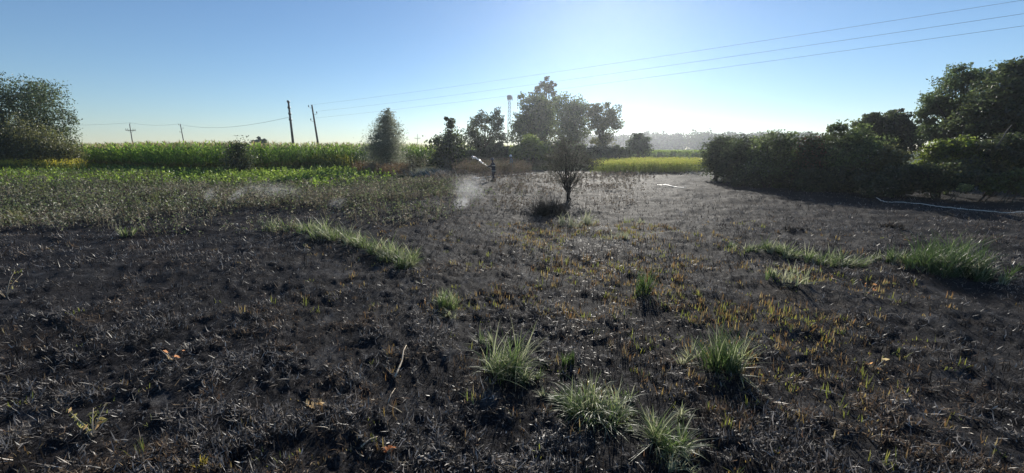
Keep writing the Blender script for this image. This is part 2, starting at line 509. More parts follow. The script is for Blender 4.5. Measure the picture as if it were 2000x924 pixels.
# the arc of grass left of the middle
for i, (px, py, h, w, n) in enumerate([(540, 446, 30, 50, 110), (572, 450, 34, 50, 150), (604, 456, 38, 55, 190), (634, 466, 44, 55, 240),
        (664, 470, 44, 45, 200), (690, 478, 34, 45, 140), (715, 486, 34, 45, 150), (740, 494, 38, 45, 170), (765, 503, 40, 45, 190), (790, 522, 46, 40, 200), (800, 512, 40, 30, 120)]):
    tuft(px, py, h, w, n, 'grey green grass tuft in the arc of grass edging the black soil', GREEN, .6, 45, 95, 'tufts in the arc of grass')
for i, (px, py, h, w, n) in enumerate([(1440, 486, 22, 50, 90), (1475, 490, 28, 50, 130), (1510, 492, 34, 50, 170), (1560, 505, 30, 55, 160), (1600, 510, 34, 60, 200),
        (1640, 512, 32, 60, 180), (1680, 514, 28, 50, 120), (1715, 512, 22, 40, 70)]):
    tuft(px, py, h, w, n, 'wind bent pale green tuft in the row across the ash', GREEN, .6, 50, 95, 'tufts in the row across the ash', az0=.3)
for i, (px, py, h, w, n) in enumerate([(1765, 518, 48, 60, 170), (1805, 528, 64, 75, 260), (1845, 536, 70, 80, 280), (1885, 542, 58, 80, 240), (1930, 548, 46, 70, 170), (1840, 515, 70, 80, 200)]):
    tuft(px, py, h, w, n, 'dark green tall tuft in the big clump on the burnt slope', DARKG, .12, 35, 75, 'tufts of the big dark clump', az0=.3)

BLK = [(.02, .02, .02), (.035, .033, .03), (.05, .045, .04)]
tuft(1072, 418, 34, 70, 500, 'black charred tussock under the scorched shrub', BLK, 0, 40, 60, name='charred_tussock')
tuft(1742, 443, 16, 40, 160, 'small black charred tussock on the grey ash', BLK, 0, 50, 60, name='charred_tussock')
tuft(1555, 452, 12, 50, 130, 'flat black charred tussock above the row of tufts', BLK, 0, 50, 60, name='charred_tussock')
# ------------------------------------------------------------------ scorched weeds and green verge on the left
def weeds(name, label, n, region, h, leaf, pal, stemc, seed, nleaf=9, mat=None, thin=None, hjit=.5, tipc=None, ratio=.35, patch=None):
    rng = np.random.default_rng(seed)
    x, y = region(n, rng)
    if thin is not None:
        m = rng.random(len(x)) < thin(x, y); x, y = x[m], y[m]
    n = len(x)
    z = terr(x, y)
    hh = h(x, y) * (1 - hjit + 2 * hjit * rng.random(n) ** 1.3)
    parts = []
    base = np.stack([x, y, z - .02], 1)
    az = rng.random(n) * 6.283; lean = np.radians(18) * rng.random(n); curl = np.radians(rng.normal(0, 18, n))
    sc = pick(stemc, n, rng=rng)
    parts.append(blades(base, az, hh, .008 + .0006 * y, lean, curl, sc, sc if tipc is None else pick(tipc, n, rng=rng), 2, rng.random(n) * 3))
    idx = np.repeat(np.arange(n), nleaf); k = len(idx)
    t = .15 + .85 * rng.random(k) ** .8
    off = hh[idx] * t
    pos = base[idx] + np.stack([np.cos(az[idx]) * np.sin(lean[idx]) * off, np.sin(az[idx]) * np.sin(lean[idx]) * off, off], 1) + rng.normal(0, .06, (k, 3)) * (1.2 - t[:, None])* np.array([1.6, 1.6, .6])
    tone = rng.random(n)[idx]
    c = pick(pal, k, .3, rng) * (.7 + .6 * tone[:, None])
    if patch is not None:                      # other plants grow in patches among these
        pm = np.clip((vnoise(x / 2.6, y / 2.6, seed + 60) * .7 + vnoise(x / .9, y / .9, seed + 61) * .3 - .42) * 5, 0, 1) > rng.random(n)
        q = pm[idx]; c[q] = pick(patch, q.sum(), .3, rng) * (.7 + .6 * tone[q][:, None])
    if tipc is not None:
        top = t > .78
        c[top] = pick(tipc, top.sum(), rng=rng)
    parts.append(leaves(pos, leaf(y)[idx], ratio, c, .1, rng))
    V, F, C = merge(parts)
    return stuff(link(name, mk_mesh(name, V, F, mat or M_DRY, C)), label, 'weeds')
def rect(px0, px1, py0, py1):
    def f(n, rng):
        # even over the ground area whose corners these pixels show
        y0, y1 = gp(1000, py1).y, gp(1000, py0).y
        y = np.sqrt(y0 ** 2 + rng.random(n) * (y1 ** 2 - y0 ** 2))
        px = px0 + rng.random(n) * (px1 - px0) + rng.normal(0, .03, n) * (px1 - px0) + 60 * (vnoise(y / 1.3, y * 0 + px0, 77) - .5)
        x = (px - 1000) / FPX * (y * cp + CAM_H * sp)
        return x, y
    return f
DEAD = [(.15, .13, .09), (.22, .2, .14), (.10, .095, .065), (.33, .31, .23), (.07, .065, .05), (.13, .16, .08), (.16, .19, .1)]
weeds('scorched_weeds', 'dense grey brown scorched weeds left of the black soil', 22000, rect(-120, 960, 352, 462),
      lambda x, y: (.36 + .004 * y) * (.5 + vnoise(x / 1.9, y / 1.9, 57)) * np.clip(1.6 - y / 32, .45, 1), lambda y: .05 + .0028 * y, DEAD, [(.14, .12, .08), (.06, .05, .04), (.2, .18, .12)], 11, 10,
      thin=lambda x, y: np.clip((vnoise(x / 1.7, y / 1.7, 51) * .5 + vnoise(x / 4.5, y / 4.5, 58) * .5 - .25) * 2.6, .05, 1) * np.clip((y - (12.2 + 2.3 * np.clip((x + 3) / 3.5, -1, 1.0) - .15 * np.clip(-x - 6, 0, 20) + 1.6 * vnoise(x / 1.5, y * 0, 52))) / 1.2, 0, 1)
      * np.clip((-.6 - x - .03 * y) / 3.5, .06, 1) * np.clip((36 - y) / 14, .15, 1), patch=[(.05, .045, .035), (.03, .028, .025), (.12, .16, .07), (.16, .2, .09)])
weeds('sparse_burnt_weeds', 'thin brown burnt weeds behind the smoking ground', 3600, rect(780, 1240, 342, 420),
      lambda x, y: .25 + .004 * y, lambda y: .04 + .003 * y, [(.08, .065, .05), (.13, .11, .08), (.2, .17, .12), (.04, .036, .03)], [(.12, .1, .07), (.05, .04, .03)], 12, 7,
      thin=lambda x, y: np.clip((vnoise(x / 2, y / 2, 53) - .3) * 2, .05, 1))
weeds('green_verge', 'bright green low herbs along the foot of the maize', 13000, rect(-120, 740, 326, 370),
      lambda x, y: .48 + 0 * x, lambda y: .13 + .001 * y, [(.13, .22, .04), (.19, .28, .06), (.24, .32, .09), (.09, .15, .04)], [(.15, .21, .06)], 13, 8, M_GRASS, hjit=.6, ratio=.5,
      thin=lambda x, y: np.clip((vnoise(x / 2.5, y / 2.5, 54) - .15) * 2.5, .15, 1) * np.clip((y - 23 + 6 * (vnoise(x / 3, y / 3, 59) - .5)) / 7, 0.03, 1))
weeds('olive_weeds', 'tall olive green weeds under the left willow', 5200, rect(-160, 330, 343, 420),
      lambda x, y: .6 + 0 * x, lambda y: .11 + 0 * y, [(.07, .09, .04), (.11, .13, .05), (.05, .06, .03)], [(.1, .1, .06)], 14, 8, M_GRASS,
      thin=lambda x, y: np.clip((vnoise(x / 2.2, y / 2.2, 55) - .3) * 1.8, .03, 1))
YEL = [(.42, .38, .06), (.47, .42, .08), (.32, .34, .07)]
weeds('goldenrod_bank', 'yellow flowering goldenrod in front of the left willow', 2000, rect(-200, 150, 331, 339),
      lambda x, y: 1.25 + 0 * x, lambda y: .16 + 0 * y, [(.09, .13, .03), (.12, .16, .04)], [(.09, .12, .04)], 15, 14, M_GRASS, hjit=.15, tipc=YEL)
weeds('goldenrod_field', 'yellow green flowering goldenrod strip left of the right hedge', 3400, rect(1180, 1372, 326, 339),
      lambda x, y: 1.2 + 0 * x, lambda y: .17 + 0 * y, [(.15, .20, .04), (.2, .25, .06)], [(.14, .17, .05)], 16, 14, M_GRASS, hjit=.12, tipc=[(.33, .36, .09), (.27, .33, .09), (.4, .39, .11)])
weeds('green_weeds_at_maize', 'tall yellow green weeds growing against the maize', 700, rect(590, 680, 326, 334),
      lambda x, y: 1.5 + 0 * x, lambda y: .18 + 0 * y, [(.12, .16, .04), (.18, .2, .05)], [(.12, .13, .05)], 17, 14, M_GRASS, hjit=.25, tipc=[(.3, .3, .06), (.24, .26, .06)])
weeds('rusty_dry_weeds', 'rust brown dry weed stand in front of the conical willow', 800, rect(712, 786, 332, 344),
      lambda x, y: 1.0 + 0 * x, lambda y: .13 + 0 * y, [(.16, .12, .06), (.21, .16, .09), (.1, .08, .045)], [(.2, .13, .07)], 18, 14, M_DRY, hjit=.2)
weeds('rusty_weed_bank', 'red brown dry weeds beside the firefighter with the hose', 1900, rect(880, 1015, 325, 341.5),
      lambda x, y: 1.15 + 0 * x, lambda y: .15 + 0 * y, [(.13, .1, .065), (.17, .135, .09), (.1, .11, .05), (.07, .06, .04)], [(.14, .11, .08)], 19, 14, M_DRY, hjit=.3)
weeds('dark_weed_bank', 'dark weedy bank under the middle trees', 3000, rect(780, 1230, 316, 330),
      lambda x, y: 1.3 + 0 * x, lambda y: .22 + 0 * y, [(.06, .075, .035), (.09, .09, .05), (.045, .05, .03)], [(.08, .07, .05)], 20, 14, M_GRASS, hjit=.35)
# pale bent reed stalks
def reeds(name, label, px0, px1, py0, py1, n, h, az0, cols):
    rng = np.random.default_rng(99 + px0)
    x, y = rect(px0, px1, py0, py1)(n, rng)
    b = np.stack([x, y, terr(x, y) - .02], 1)
    c = pick(cols, n, rng=rng)
    V, F, C = blades(b, rng.normal(az0, .5, n), h * (.6 + .6 * rng.random(n)), .03 + .0 * x, np.radians(15 + 30 * rng.random(n)), np.radians(40 + 50 * rng.random(n)), c, c * 1.15, 4, rng.normal(0, .5, n))
    return stuff(link(name, mk_mesh(name, V, F, M_DRY, C)), label, 'reeds')
reeds('bent_reeds', 'silvery dry reeds bent over below the young trees', 775, 890, 334, 346, 420, 1.15, 2.6, [(.3, .28, .24), (.4, .38, .34), (.22, .2, .17)])
reeds('pale_dry_grass', 'pale dry grass heaps where the goldenrod meets the hedge', 1350, 1400, 339, 346, 160, .45, 0, [(.5, .48, .4), (.6, .57, .5)])

# ------------------------------------------------------------------ maize field
def maize_mesh(seed, kind='all', h=2.75):
    rng = np.random.default_rng(seed)
    st = []
    V, F = tubes([([(0, 0, 0), (.01, 0, h * .5), (.03, .01, h * .88)], [.016, .013, .007])], 4)
    stalk = (V, F)
    nl = 13
    zz = np.linspace(.35, h * .86, nl); a0 = rng.random() * 6.28
    base = np.stack([np.zeros(nl), np.zeros(nl), zz], 1)
    az = a0 + np.arange(nl) * math.pi + rng.normal(0, .5, nl)
    ln = .55 + .35 * np.sin(np.linspace(.4, 2.7, nl)) + rng.normal(0, .06, nl)
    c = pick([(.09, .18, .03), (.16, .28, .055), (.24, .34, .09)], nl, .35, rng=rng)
    c *= np.linspace(.75, 1.2, nl)[:, None]  # shaded base and bright top painted into the leaf colours
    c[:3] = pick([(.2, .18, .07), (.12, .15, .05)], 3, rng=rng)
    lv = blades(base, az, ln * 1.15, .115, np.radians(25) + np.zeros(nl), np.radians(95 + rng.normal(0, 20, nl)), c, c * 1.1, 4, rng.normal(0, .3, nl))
    nt_ = 7
    tb = np.tile([[.03, .01, h * .86]], (nt_, 1))
    tc_ = pick([(.30, .26, .13), (.38, .32, .18)], nt_, rng=rng)
    ta = blades(tb, rng.random(nt_) * 6.28, .3 + .16 * rng.random(nt_), .03, np.radians(28) * rng.random(nt_), np.radians(25) * rng.random(nt_), tc_, tc_, 2)
    return stalk, lv, ta
M_STALK = plain('maize_stalk', (.12, .17, .05), .6, .3, noise=.2)
EDGE = [(-70, 57), (-52, 51), (-43, 46), (-37, 42), (-34, 40.5), (-27, 41.5), (-19, 47), (-11, 58), (-2, 74), (6, 90)]
def edge_y(x):
    return np.interp(x, [e[0] for e in EDGE], [e[1] for e in EDGE])
def build_maize():
    kinds = []
    for s in range(7):
        (sv, sf), lv, ta = maize_mesh(200 + s, h=2.85 + .06 * s)
        kinds.append((mk_mesh('stalk', sv, sf, M_STALK), mk_mesh('foliage', *lv[:2], M_LEAF, lv[2]), mk_mesh('tassel', *ta[:2], M_DRY, ta[2])))
    rng = np.random.default_rng(5)
    front = []
    for row in range(2):
        x = -44.0 + row * .2
        while x < -12:
            front.append((x + rng.normal(0, .05), float(edge_y(x)) + row * .75 + rng.normal(0, .08)))
            x += .27 + .1 * rng.random()
    front.sort(key=lambda p: -(1 / p[1]))
    for i, (x, y) in enumerate(front[:230]):
        k = kinds[rng.integers(0, 7)]
        e = bpy.data.objects.new('maize_plant', None); COL.objects.link(e)
        e.location = (x, y, tz(x, y) - .03); e.rotation_euler = (rng.normal(0, .04), rng.normal(0, .04), rng.random() * 6.28)
        e.scale = (1, 1, .9 + .18 * rng.random()); e.empty_display_size = .2
        tag(e, 'green maize plant with tassel in the front rows of the field', 'maize', 'maize plants along the field edge')
        for nm, me in zip(('stalk', 'foliage', 'tassel'), k): link(nm, me, e)
    # the rest of the field as one mass
    pts = [(x, y) for x, y in front[230:]]
    for row in range(2, 16):
        x = -64.0
        while x < 6:
            pts.append((x + rng.normal(0, .06), float(edge_y(x)) + row * .75 + rng.normal(0, .08)))
            x += (.26 + .1 * rng.random()) * (1 if row < 6 else 1.7)
    x = -66.0
    while x < -44.2:
        for row in range(2): pts.append((x, float(edge_y(x)) + row * .75))
        x += .33
    pts = np.array(pts)
    parts = []
    protos = [maize_mesh(300 + s, h=2.88 + .05 * s) for s in range(6)]
    which = rng.integers(0, 6, len(pts))
    for s in range(6):
        _, lv, ta = protos[s]
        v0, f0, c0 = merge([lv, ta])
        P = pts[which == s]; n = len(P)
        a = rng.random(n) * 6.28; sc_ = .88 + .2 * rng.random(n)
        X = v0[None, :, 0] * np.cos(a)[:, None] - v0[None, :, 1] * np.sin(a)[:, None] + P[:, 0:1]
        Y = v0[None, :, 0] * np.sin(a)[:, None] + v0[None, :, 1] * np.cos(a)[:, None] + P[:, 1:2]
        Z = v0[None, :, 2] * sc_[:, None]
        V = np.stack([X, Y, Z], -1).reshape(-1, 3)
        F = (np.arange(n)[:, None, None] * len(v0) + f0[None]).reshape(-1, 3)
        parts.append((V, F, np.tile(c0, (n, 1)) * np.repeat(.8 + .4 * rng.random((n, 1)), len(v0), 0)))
    V, F, C = merge(parts)
    stuff(link('maize_field', mk_mesh('maize_field', V, F, M_LEAF, C)), 'tall green maize crop massed behind the front rows', 'maize')
build_maize()
weeds('far_crop', 'distant light green crop field before the wood', 4000, lambda n, rng: (28 + 62 * rng.random(n), 96 + 110 * rng.random(n) ** 2),
      lambda x, y: 1.75 + 0 * x, lambda y: .62 + 0 * y, [(.13, .2, .04), (.17, .24, .06)], [(.12, .16, .05)], 23, 12, M_GRASS, hjit=.1)

# ------------------------------------------------------------------ trees and shrubs
def fbm3(d, seed):
    return vnoise(d[:, 0] * 2.1 + d[:, 2] * 1.3 + 10, d[:, 1] * 2.1 - d[:, 2] * 1.7 + 20, seed)
def plant(name, label, cat, Y, blobs, stem_px, nleaf, leaf, ratio, pal, seed, droop=0.0, spread=.33, nclump=None, trunk_r=.12, stems=1, gap=.0,
          bark=None, base_py=None, group=None, depth=.85, light=None, limb_n=14, crown='crown'):
    """blobs: ellipses (px, py, rx, ry) of the outline, made solid at Y metres; the stem stands on the ground at stem_px"""
    rng = np.random.default_rng(seed)
    s = mpp(Y)
    sx = at(stem_px, 292, Y).x
    gz = tz(sx, Y)
    root = bpy.data.objects.new(name, None); COL.objects.link(root)
    root.location = (sx, Y, gz - .03); root.empty_display_size = .3
    tag(root, label, cat, group)
    B = []
    for (bx, by, rx, ry) in blobs:
        c = at(bx, by, Y)
        B.append((c.x - sx, rng.normal(0, .15) * rx * s, c.z - gz, rx * s, max(.6 * rx, .5 * (rx + ry)) * s * depth, ry * s))
    B = np.array(B)
    vol = B[:, 3] * B[:, 4] * B[:, 5]; pv = vol ** .8; pv /= pv.sum()
    nclump = nclump or max(30, nleaf // 70)
    bi = rng.choice(len(B), nclump, p=pv)
    d = rng.normal(size=(nclump, 3)); d /= np.linalg.norm(d, axis=1)[:, None]
    rr = rng.random(nclump) ** (1 / 2.3)
    rr *= .72 + .5 * fbm3(d + bi[:, None] * 3.1, seed)
    cen = B[bi, :3] + d * B[bi, 3:] * rr[:, None]
    cen[:, 2] = np.maximum(cen[:, 2], .12)
    csz = spread * np.minimum(np.minimum(B[bi, 3], B[bi, 5]), 2.2) * (.5 + .9 * rng.random(nclump))
    keep = rng.random(nclump) > gap
    cen, csz, = cen[keep], csz[keep]
    nclump = len(cen)
    ci = rng.integers(0, nclump, nleaf)
    pos = cen[ci] + np.clip(rng.normal(size=(nleaf, 3)), -1.5, 1.5) * csz[ci][:, None] * np.array([1, 1, .75 + droop])
    pos[:, 2] = np.maximum(pos[:, 2], .03)
    tone = (.65 + .7 * rng.random(nclump))[ci]
    col = pick(pal, nleaf, .3, rng) * tone[:, None]
    if light is not None:
        q = rng.random(nleaf) < light[0]; col[q] = pick(light[1], q.sum(), rng=rng)
    V, F, C = leaves(pos, np.full(nleaf, leaf), ratio, col, droop, rng)
    link(crown, mk_mesh(crown, V, F, M_LEAF, C), root)
    top = cen[:, 2].max()
    paths = []
    limbs = cen[rng.choice(nclump, min(limb_n, nclump), replace=False)]
    for q in range(stems):
        off = Vector((rng.normal(0, .12) * (stems > 1), rng.normal(0, .12) * (stems > 1), 0))
        tgt = Vector((float(B[:, 0].mean()) + rng.normal(0, .5) * (stems > 1), rng.normal(0, .2), top * (.93 if stems == 1 else .8)))
        pts, rad = [], []
        for k in range(7):
            t = k / 6
            w = Vector((rng.normal(0, .05), rng.normal(0, .05), 0)) * top * .15 * (0 < k < 6)
            pts.append(off.lerp(tgt, t) + w); rad.append(trunk_r * (1 - .88 * t) * (1.25 if k == 0 else 1))
        paths.append((pts, rad))
    for i, lc in enumerate(limbs):
        pts0, rad0 = paths[i % stems]
        lc = Vector(lc)
        zt = max(.25, lc.z * (.45 + .25 * rng.random()))
        k = min(5, max(1, int(zt / max(top, .1) * 6)))
        a = pts0[k]
        m = a.lerp(lc, .5) + Vector((0, 0, .12 * (lc - a).length))
        r0 = rad0[k] * .55
        paths.append(([a, m, lc], [r0, r0 * .6, max(.006, r0 * .15)]))
    V, F = tubes(paths, 6)
    link('trunk', mk_mesh('trunk', V, F, bark or M_BARK, smooth=True), root)
    return root
WILLOW = [(.06, .085, .04), (.08, .11, .055), (.1, .13, .07), (.045, .065, .03)]
SILV = [(.16, .18, .13), (.2, .22, .16), (.12, .14, .09), (.26, .27, .21)]
LEAFG = [(.075, .105, .04), (.1, .14, .05), (.12, .165, .06), (.055, .075, .03)]
DARK = [(.035, .05, .025), (.05, .07, .03), (.065, .085, .035), (.03, .04, .02)]
OLIVE = [(.09, .10, .04), (.12, .13, .05), (.07, .075, .035)]
BRIGHT = [(.12, .17, .04), (.15, .2, .05), (.1, .14, .04)]
BURNT = [(.03, .028, .022), (.05, .045, .03), (.04, .045, .03), (.02, .018, .016)]

plant('willow_tree', 'large rounded willow tree behind the yellow goldenrod bank', 'tree', 47, [(25, 215, 95, 66), (88, 250, 50, 48), (40, 275, 92, 42), (-70, 215, 90, 70), (-60, 280, 80, 40), (60, 190, 55, 36)], 20, 46000, .22, .45, WILLOW, 31, .5, .22, nclump=420, trunk_r=.35, limb_n=30)
plant('willow_bush', 'low olive willow bush under the large left willow', 'bush', 43, [(40, 282, 60, 36), (-20, 280, 60, 40), (95, 292, 44, 28), (130, 300, 22, 22)], 40, 24000, .22, .4, OLIVE, 32, .3, .3, stems=4, trunk_r=.07)
plant('elder_bush', 'dark bush with seed heads standing against the maize', 'bush', 37.5, [(465, 305, 34, 28), (462, 288, 20, 14), (480, 318, 26, 18), (445, 320, 20, 18)], 466, 6000, .16, .4, DARK, 33, 0, .3, stems=4, trunk_r=.04)
plant('conical_willow', 'silvery cone shaped young willow standing before the maize', 'tree', 42, [(752, 302, 38, 28), (752, 284, 35, 26), (753, 266, 29, 24), (754, 249, 22, 20), (755, 234, 15, 17), (757, 221, 9, 14), (758, 212, 4, 9)], 752, 26000, .15, .36, SILV, 34, -.5, .42, nclump=900, stems=3, trunk_r=.07, limb_n=30)
plant('young_maple', 'young dark tree with a narrow pointed sparse top', 'tree', 44, [(872, 300, 38, 32), (876, 268, 22, 20), (878, 242, 11, 17), (878, 228, 6, 9), (850, 276, 14, 8), (900, 280, 16, 12)], 875, 7500, .21, .7, DARK, 35, .1, .26, trunk_r=.09, light=(.15, BRIGHT), limb_n=24)
plant('spreading_tree', 'spreading grey green tree left of the lattice mast', 'tree', 58, [(938, 250, 26, 24), (962, 236, 24, 22), (925, 272, 24, 24), (972, 265, 24, 24), (948, 292, 45, 24)], 948, 8500, .26, .6, [(.07, .09, .05), (.09, .11, .06), (.05, .07, .035)], 36, .1, .22, gap=.15, trunk_r=.14, light=(.08, OLIVE), limb_n=30)
plant('tall_poplar', 'tallest tree with a lobed dark top behind the others', 'tree', 86, [(1060, 172, 17, 17), (1081, 176, 8, 15), (1062, 200, 26, 30), (1064, 240, 32, 40)], 1062, 9000, .34, .8, DARK, 37, .1, .2, trunk_r=.3)
plant('broad_poplar', 'broad bushy poplar right of the lattice mast', 'tree', 72, [(1040, 220, 30, 38), (1022, 245, 24, 42), (1062, 225, 24, 38), (1045, 265, 46, 36), (1024, 192, 12, 18)], 1045, 15000, .3, .7, LEAFG, 38, .1, .24, trunk_r=.25, light=(.06, OLIVE), limb_n=24)
plant('middle_poplar', 'rounded poplar between the tallest tree and the airy one', 'tree', 71, [(1112, 212, 32, 30), (1130, 235, 26, 36), (1104, 250, 34, 38), (1115, 280, 40, 24)], 1112, 13000, .3, .7, LEAFG, 39, .1, .25, trunk_r=.22, light=(.1, OLIVE), limb_n=24)
plant('airy_poplar', 'airy poplar with light gaps at the end of the tree group', 'tree', 69, [(1178, 222, 26, 24), (1190, 243, 20, 30), (1163, 238, 18, 30), (1176, 272, 28, 20)], 1178, 7500, .28, .7, OLIVE, 40, .1, .24, gap=.2, trunk_r=.18, limb_n=30)
plant('hazel_bush', 'bright green hazel bush under the broad poplar', 'bush', 52, [(1040, 285, 22, 18), (1058, 295, 20, 18), (1018, 298, 20, 16)], 1040, 5000, .25, .7, BRIGHT, 41, 0, .3, stems=4, trunk_r=.05)
plant('thicket_bush', 'dark thicket bush under the spreading tree', 'bush', 55, [(960, 300, 34, 16), (925, 304, 24, 14), (1000, 302, 26, 16)], 960, 6000, .26, .6, DARK, 42, 0, .3, stems=4, trunk_r=.05)
plant('thicket_bush', 'dark thicket bush behind the scorched black shrub', 'bush', 58, [(1090, 296, 40, 18), (1130, 300, 34, 16), (1160, 300, 26, 14)], 1100, 7000, .26, .6, DARK, 43, 0, .3, stems=4, trunk_r=.05)
plant('thicket_bush', 'dark thicket bush below the airy poplar', 'bush', 64, [(1185, 296, 30, 15), (1212, 298, 20, 12)], 1190, 4500, .28, .6, DARK, 44, 0, .3, stems=4, trunk_r=.05)
plant('pointed_bush', 'lone dark pointed bush beside the goldenrod strip', 'bush', 66, [(1245, 288, 25, 20), (1244, 270, 13, 10), (1258, 280, 14, 14)], 1245, 6500, .26, .6, DARK, 45, -.1, .26, stems=4, trunk_r=.06)
plant('scorched_shrub', 'scorched dark shrub with bare stems standing on the ash', 'shrub', gp(1115, 388).y, [(1112, 296, 54, 26), (1088, 318, 34, 26), (1144, 318, 34, 28), (1115, 345, 40, 26)], 1115, 6500, .065, .45, [(.05, .05, .035), (.07, .065, .045), (.05, .06, .035), (.035, .032, .028)], 46, 0, .3, stems=6, trunk_r=.035, bark=M_CHARBARK, limb_n=60, gap=.1)
plant('young_maple', 'small round dark tree top far beyond the maize', 'tree', 150, [(508, 273, 11, 7), (506, 282, 12, 10)], 508, 2500, .5, .8, DARK, 47, 0, .25, trunk_r=.2)
# the hedge on the right, from the goldenrod strip outwards
plant('hedge_bush', 'low end bush of the dark hedge beside the goldenrod', 'bush', 31, [(1402, 300, 30, 32), (1395, 325, 28, 22), (1425, 290, 26, 26)], 1402, 9000, .15, .6, DARK, 51, 0, .28, stems=5, trunk_r=.06)
plant('hedge_bush', 'rounded dark hedge bush second from the goldenrod', 'bush', 28, [(1450, 295, 34, 32), (1440, 330, 36, 28), (1475, 320, 34, 34)], 1450, 12000, .14, .6, DARK, 52, 0, .28, stems=5, trunk_r=.06)
plant('hedge_bush', 'wide flat topped hedge bush with upright green shoots', 'bush', 25.5, [(1515, 285, 42, 30), (1500, 325, 44, 40), (1545, 320, 42, 42), (1535, 278, 20, 20)], 1518, 17000, .13, .55, LEAFG, 53, -.2, .26, stems=6, trunk_r=.06, light=(.05, SILV))
plant('hedge_bush', 'hedge bush with reddish shoots in the notch', 'bush', 24.5, [(1590, 288, 32, 30), (1600, 325, 40, 40), (1572, 335, 30, 35)], 1592, 13000, .13, .55, DARK, 54, -.1, .26, stems=5, trunk_r=.06, light=(.1, [(.16, .08, .05), (.2, .1, .06)]))
plant('hedge_bush', 'tall leafy hedge bush rising towards the dark tree', 'bush', 23.5, [(1660, 275, 42, 36), (1650, 320, 46, 44), (1690, 310, 40, 46), (1640, 255, 20, 16)], 1662, 17000, .13, .6, LEAFG, 55, 0, .26, stems=6, trunk_r=.07)
plant('hedge_tree', 'round headed dark tree standing behind the hedge', 'tree', 33, [(1735, 240, 44, 24), (1700, 245, 34, 20), (1770, 265, 40, 36), (1715, 285, 44, 40), (1750, 222, 22, 10)], 1735, 19000, .18, .7, DARK, 56, 0, .24, trunk_r=.18, limb_n=24)
plant('hedge_bush', 'light leaved sparse bush in front of the round dark tree', 'bush', 22, [(1725, 310, 38, 24), (1745, 335, 34, 26), (1700, 340, 34, 24)], 1725, 8000, .14, .6, OLIVE, 57, .1, .26, stems=5, trunk_r=.05, gap=.1, light=(.12, SILV))
plant('locust_tree', 'feathery locust tree with an airy layered crown above the hedge', 'tree', 28, [(1865, 160, 32, 30), (1835, 200, 36, 34), (1890, 195, 36, 36), (1830, 250, 34, 30), (1880, 240, 46, 34), (1910, 150, 24, 16), (1815, 225, 18, 18)], 1872, 20000, .17, .45, [(.08, .12, .05), (.1, .14, .06), (.06, .09, .035)], 58, 0, .2, gap=.1, trunk_r=.2, limb_n=40)
plant('ash_tree', 'dense dark broad tree beyond the feathery locust tree', 'tree', 24, [(1960, 190, 60, 56), (2010, 160, 55, 50), (1930, 230, 50, 40), (2040, 230, 80, 60), (1985, 260, 60, 40), (1990, 125, 20, 14)], 1985, 24000, .18, .5, DARK, 59, 0, .22, trunk_r=.25, limb_n=30, light=(.06, LEAFG))
plant('hedge_bush', 'sunlit yellow green bush under the locust tree', 'bush', 21.5, [(1850, 285, 38, 18), (1880, 290, 34, 20), (1835, 310, 34, 28), (1890, 315, 40, 28)], 1862, 13000, .13, .6, BRIGHT, 60, .1, .26, stems=5, trunk_r=.05, light=(.2, DARK))
broken = plant('hedge_bush', 'shaded bush with a broken pale branch below the ash tree', 'bush', 20.5, [(1950, 290, 40, 26), (1985, 285, 40, 30), (1935, 325, 44, 30), (2010, 320, 50, 40)], 1960, 14000, .13, .5, DARK, 61, 0, .26, stems=5, trunk_r=.05, light=(.12, OLIVE))
_b = [at(1948, 285, 19.6), at(1960, 268, 19.6), at(1966, 256, 19.6), at(1976, 244, 19.7)]
tube_obj('broken_branch', [([p - broken.location for p in _b], [.035, .03, .022, .012])], M_POLE, broken, 7)
plant('low_bush', 'low round light green bush on the hedge bank', 'bush', 19, [(1945, 355, 24, 16), (1925, 366, 20, 10)], 1942, 3500, .11, .7, LEAFG, 62, 0, .3, stems=4, trunk_r=.025, light=(.3, BRIGHT))
plant('low_bush', 'second low round green bush near the hedge hose', 'bush', 18.5, [(1985, 352, 22, 18), (2010, 362, 24, 16)], 1985, 3500, .11, .7, LEAFG, 63, 0, .3, stems=4, trunk_r=.025, light=(.2, BRIGHT))
plant('low_bush', 'tiny pale yellow bush at the shaded hedge foot', 'bush', 18.5, [(1882, 366, 11, 7)], 1882, 700, .09, .7, [(.3, .32, .14), (.22, .26, .1)], 64, 0, .35, stems=3, trunk_r=.015)
plant('hedge_bush', 'dark undergrowth bush at the foot of the tall leafy bush', 'bush', 22.5, [(1640, 350, 44, 26), (1590, 352, 36, 24)], 1620, 9000, .12, .6, DARK, 65, 0, .3, stems=5, trunk_r=.04)
plant('hedge_bush', 'dark undergrowth bush below the sparse light bush', 'bush', 20.5, [(1770, 350, 50, 28), (1715, 358, 44, 22)], 1750, 11000, .12, .6, DARK, 66, 0, .3, stems=5, trunk_r=.04, light=(.03, SILV))
plant('hedge_bush', 'dark undergrowth bush below the sunlit yellow bush', 'bush', 19.8, [(1855, 345, 46, 28), (1810, 352, 34, 24)], 1848, 11000, .12, .6, DARK, 67, 0, .3, stems=5, trunk_r=.04, light=(.06, OLIVE))
plant('hedge_bush', 'dark undergrowth bush under the flat topped hedge bush', 'bush', 25, [(1480, 350, 46, 22), (1535, 355, 40, 22)], 1505, 9000, .12, .6, DARK, 68, 0, .3, stems=5, trunk_r=.04, light=(.02, SILV))

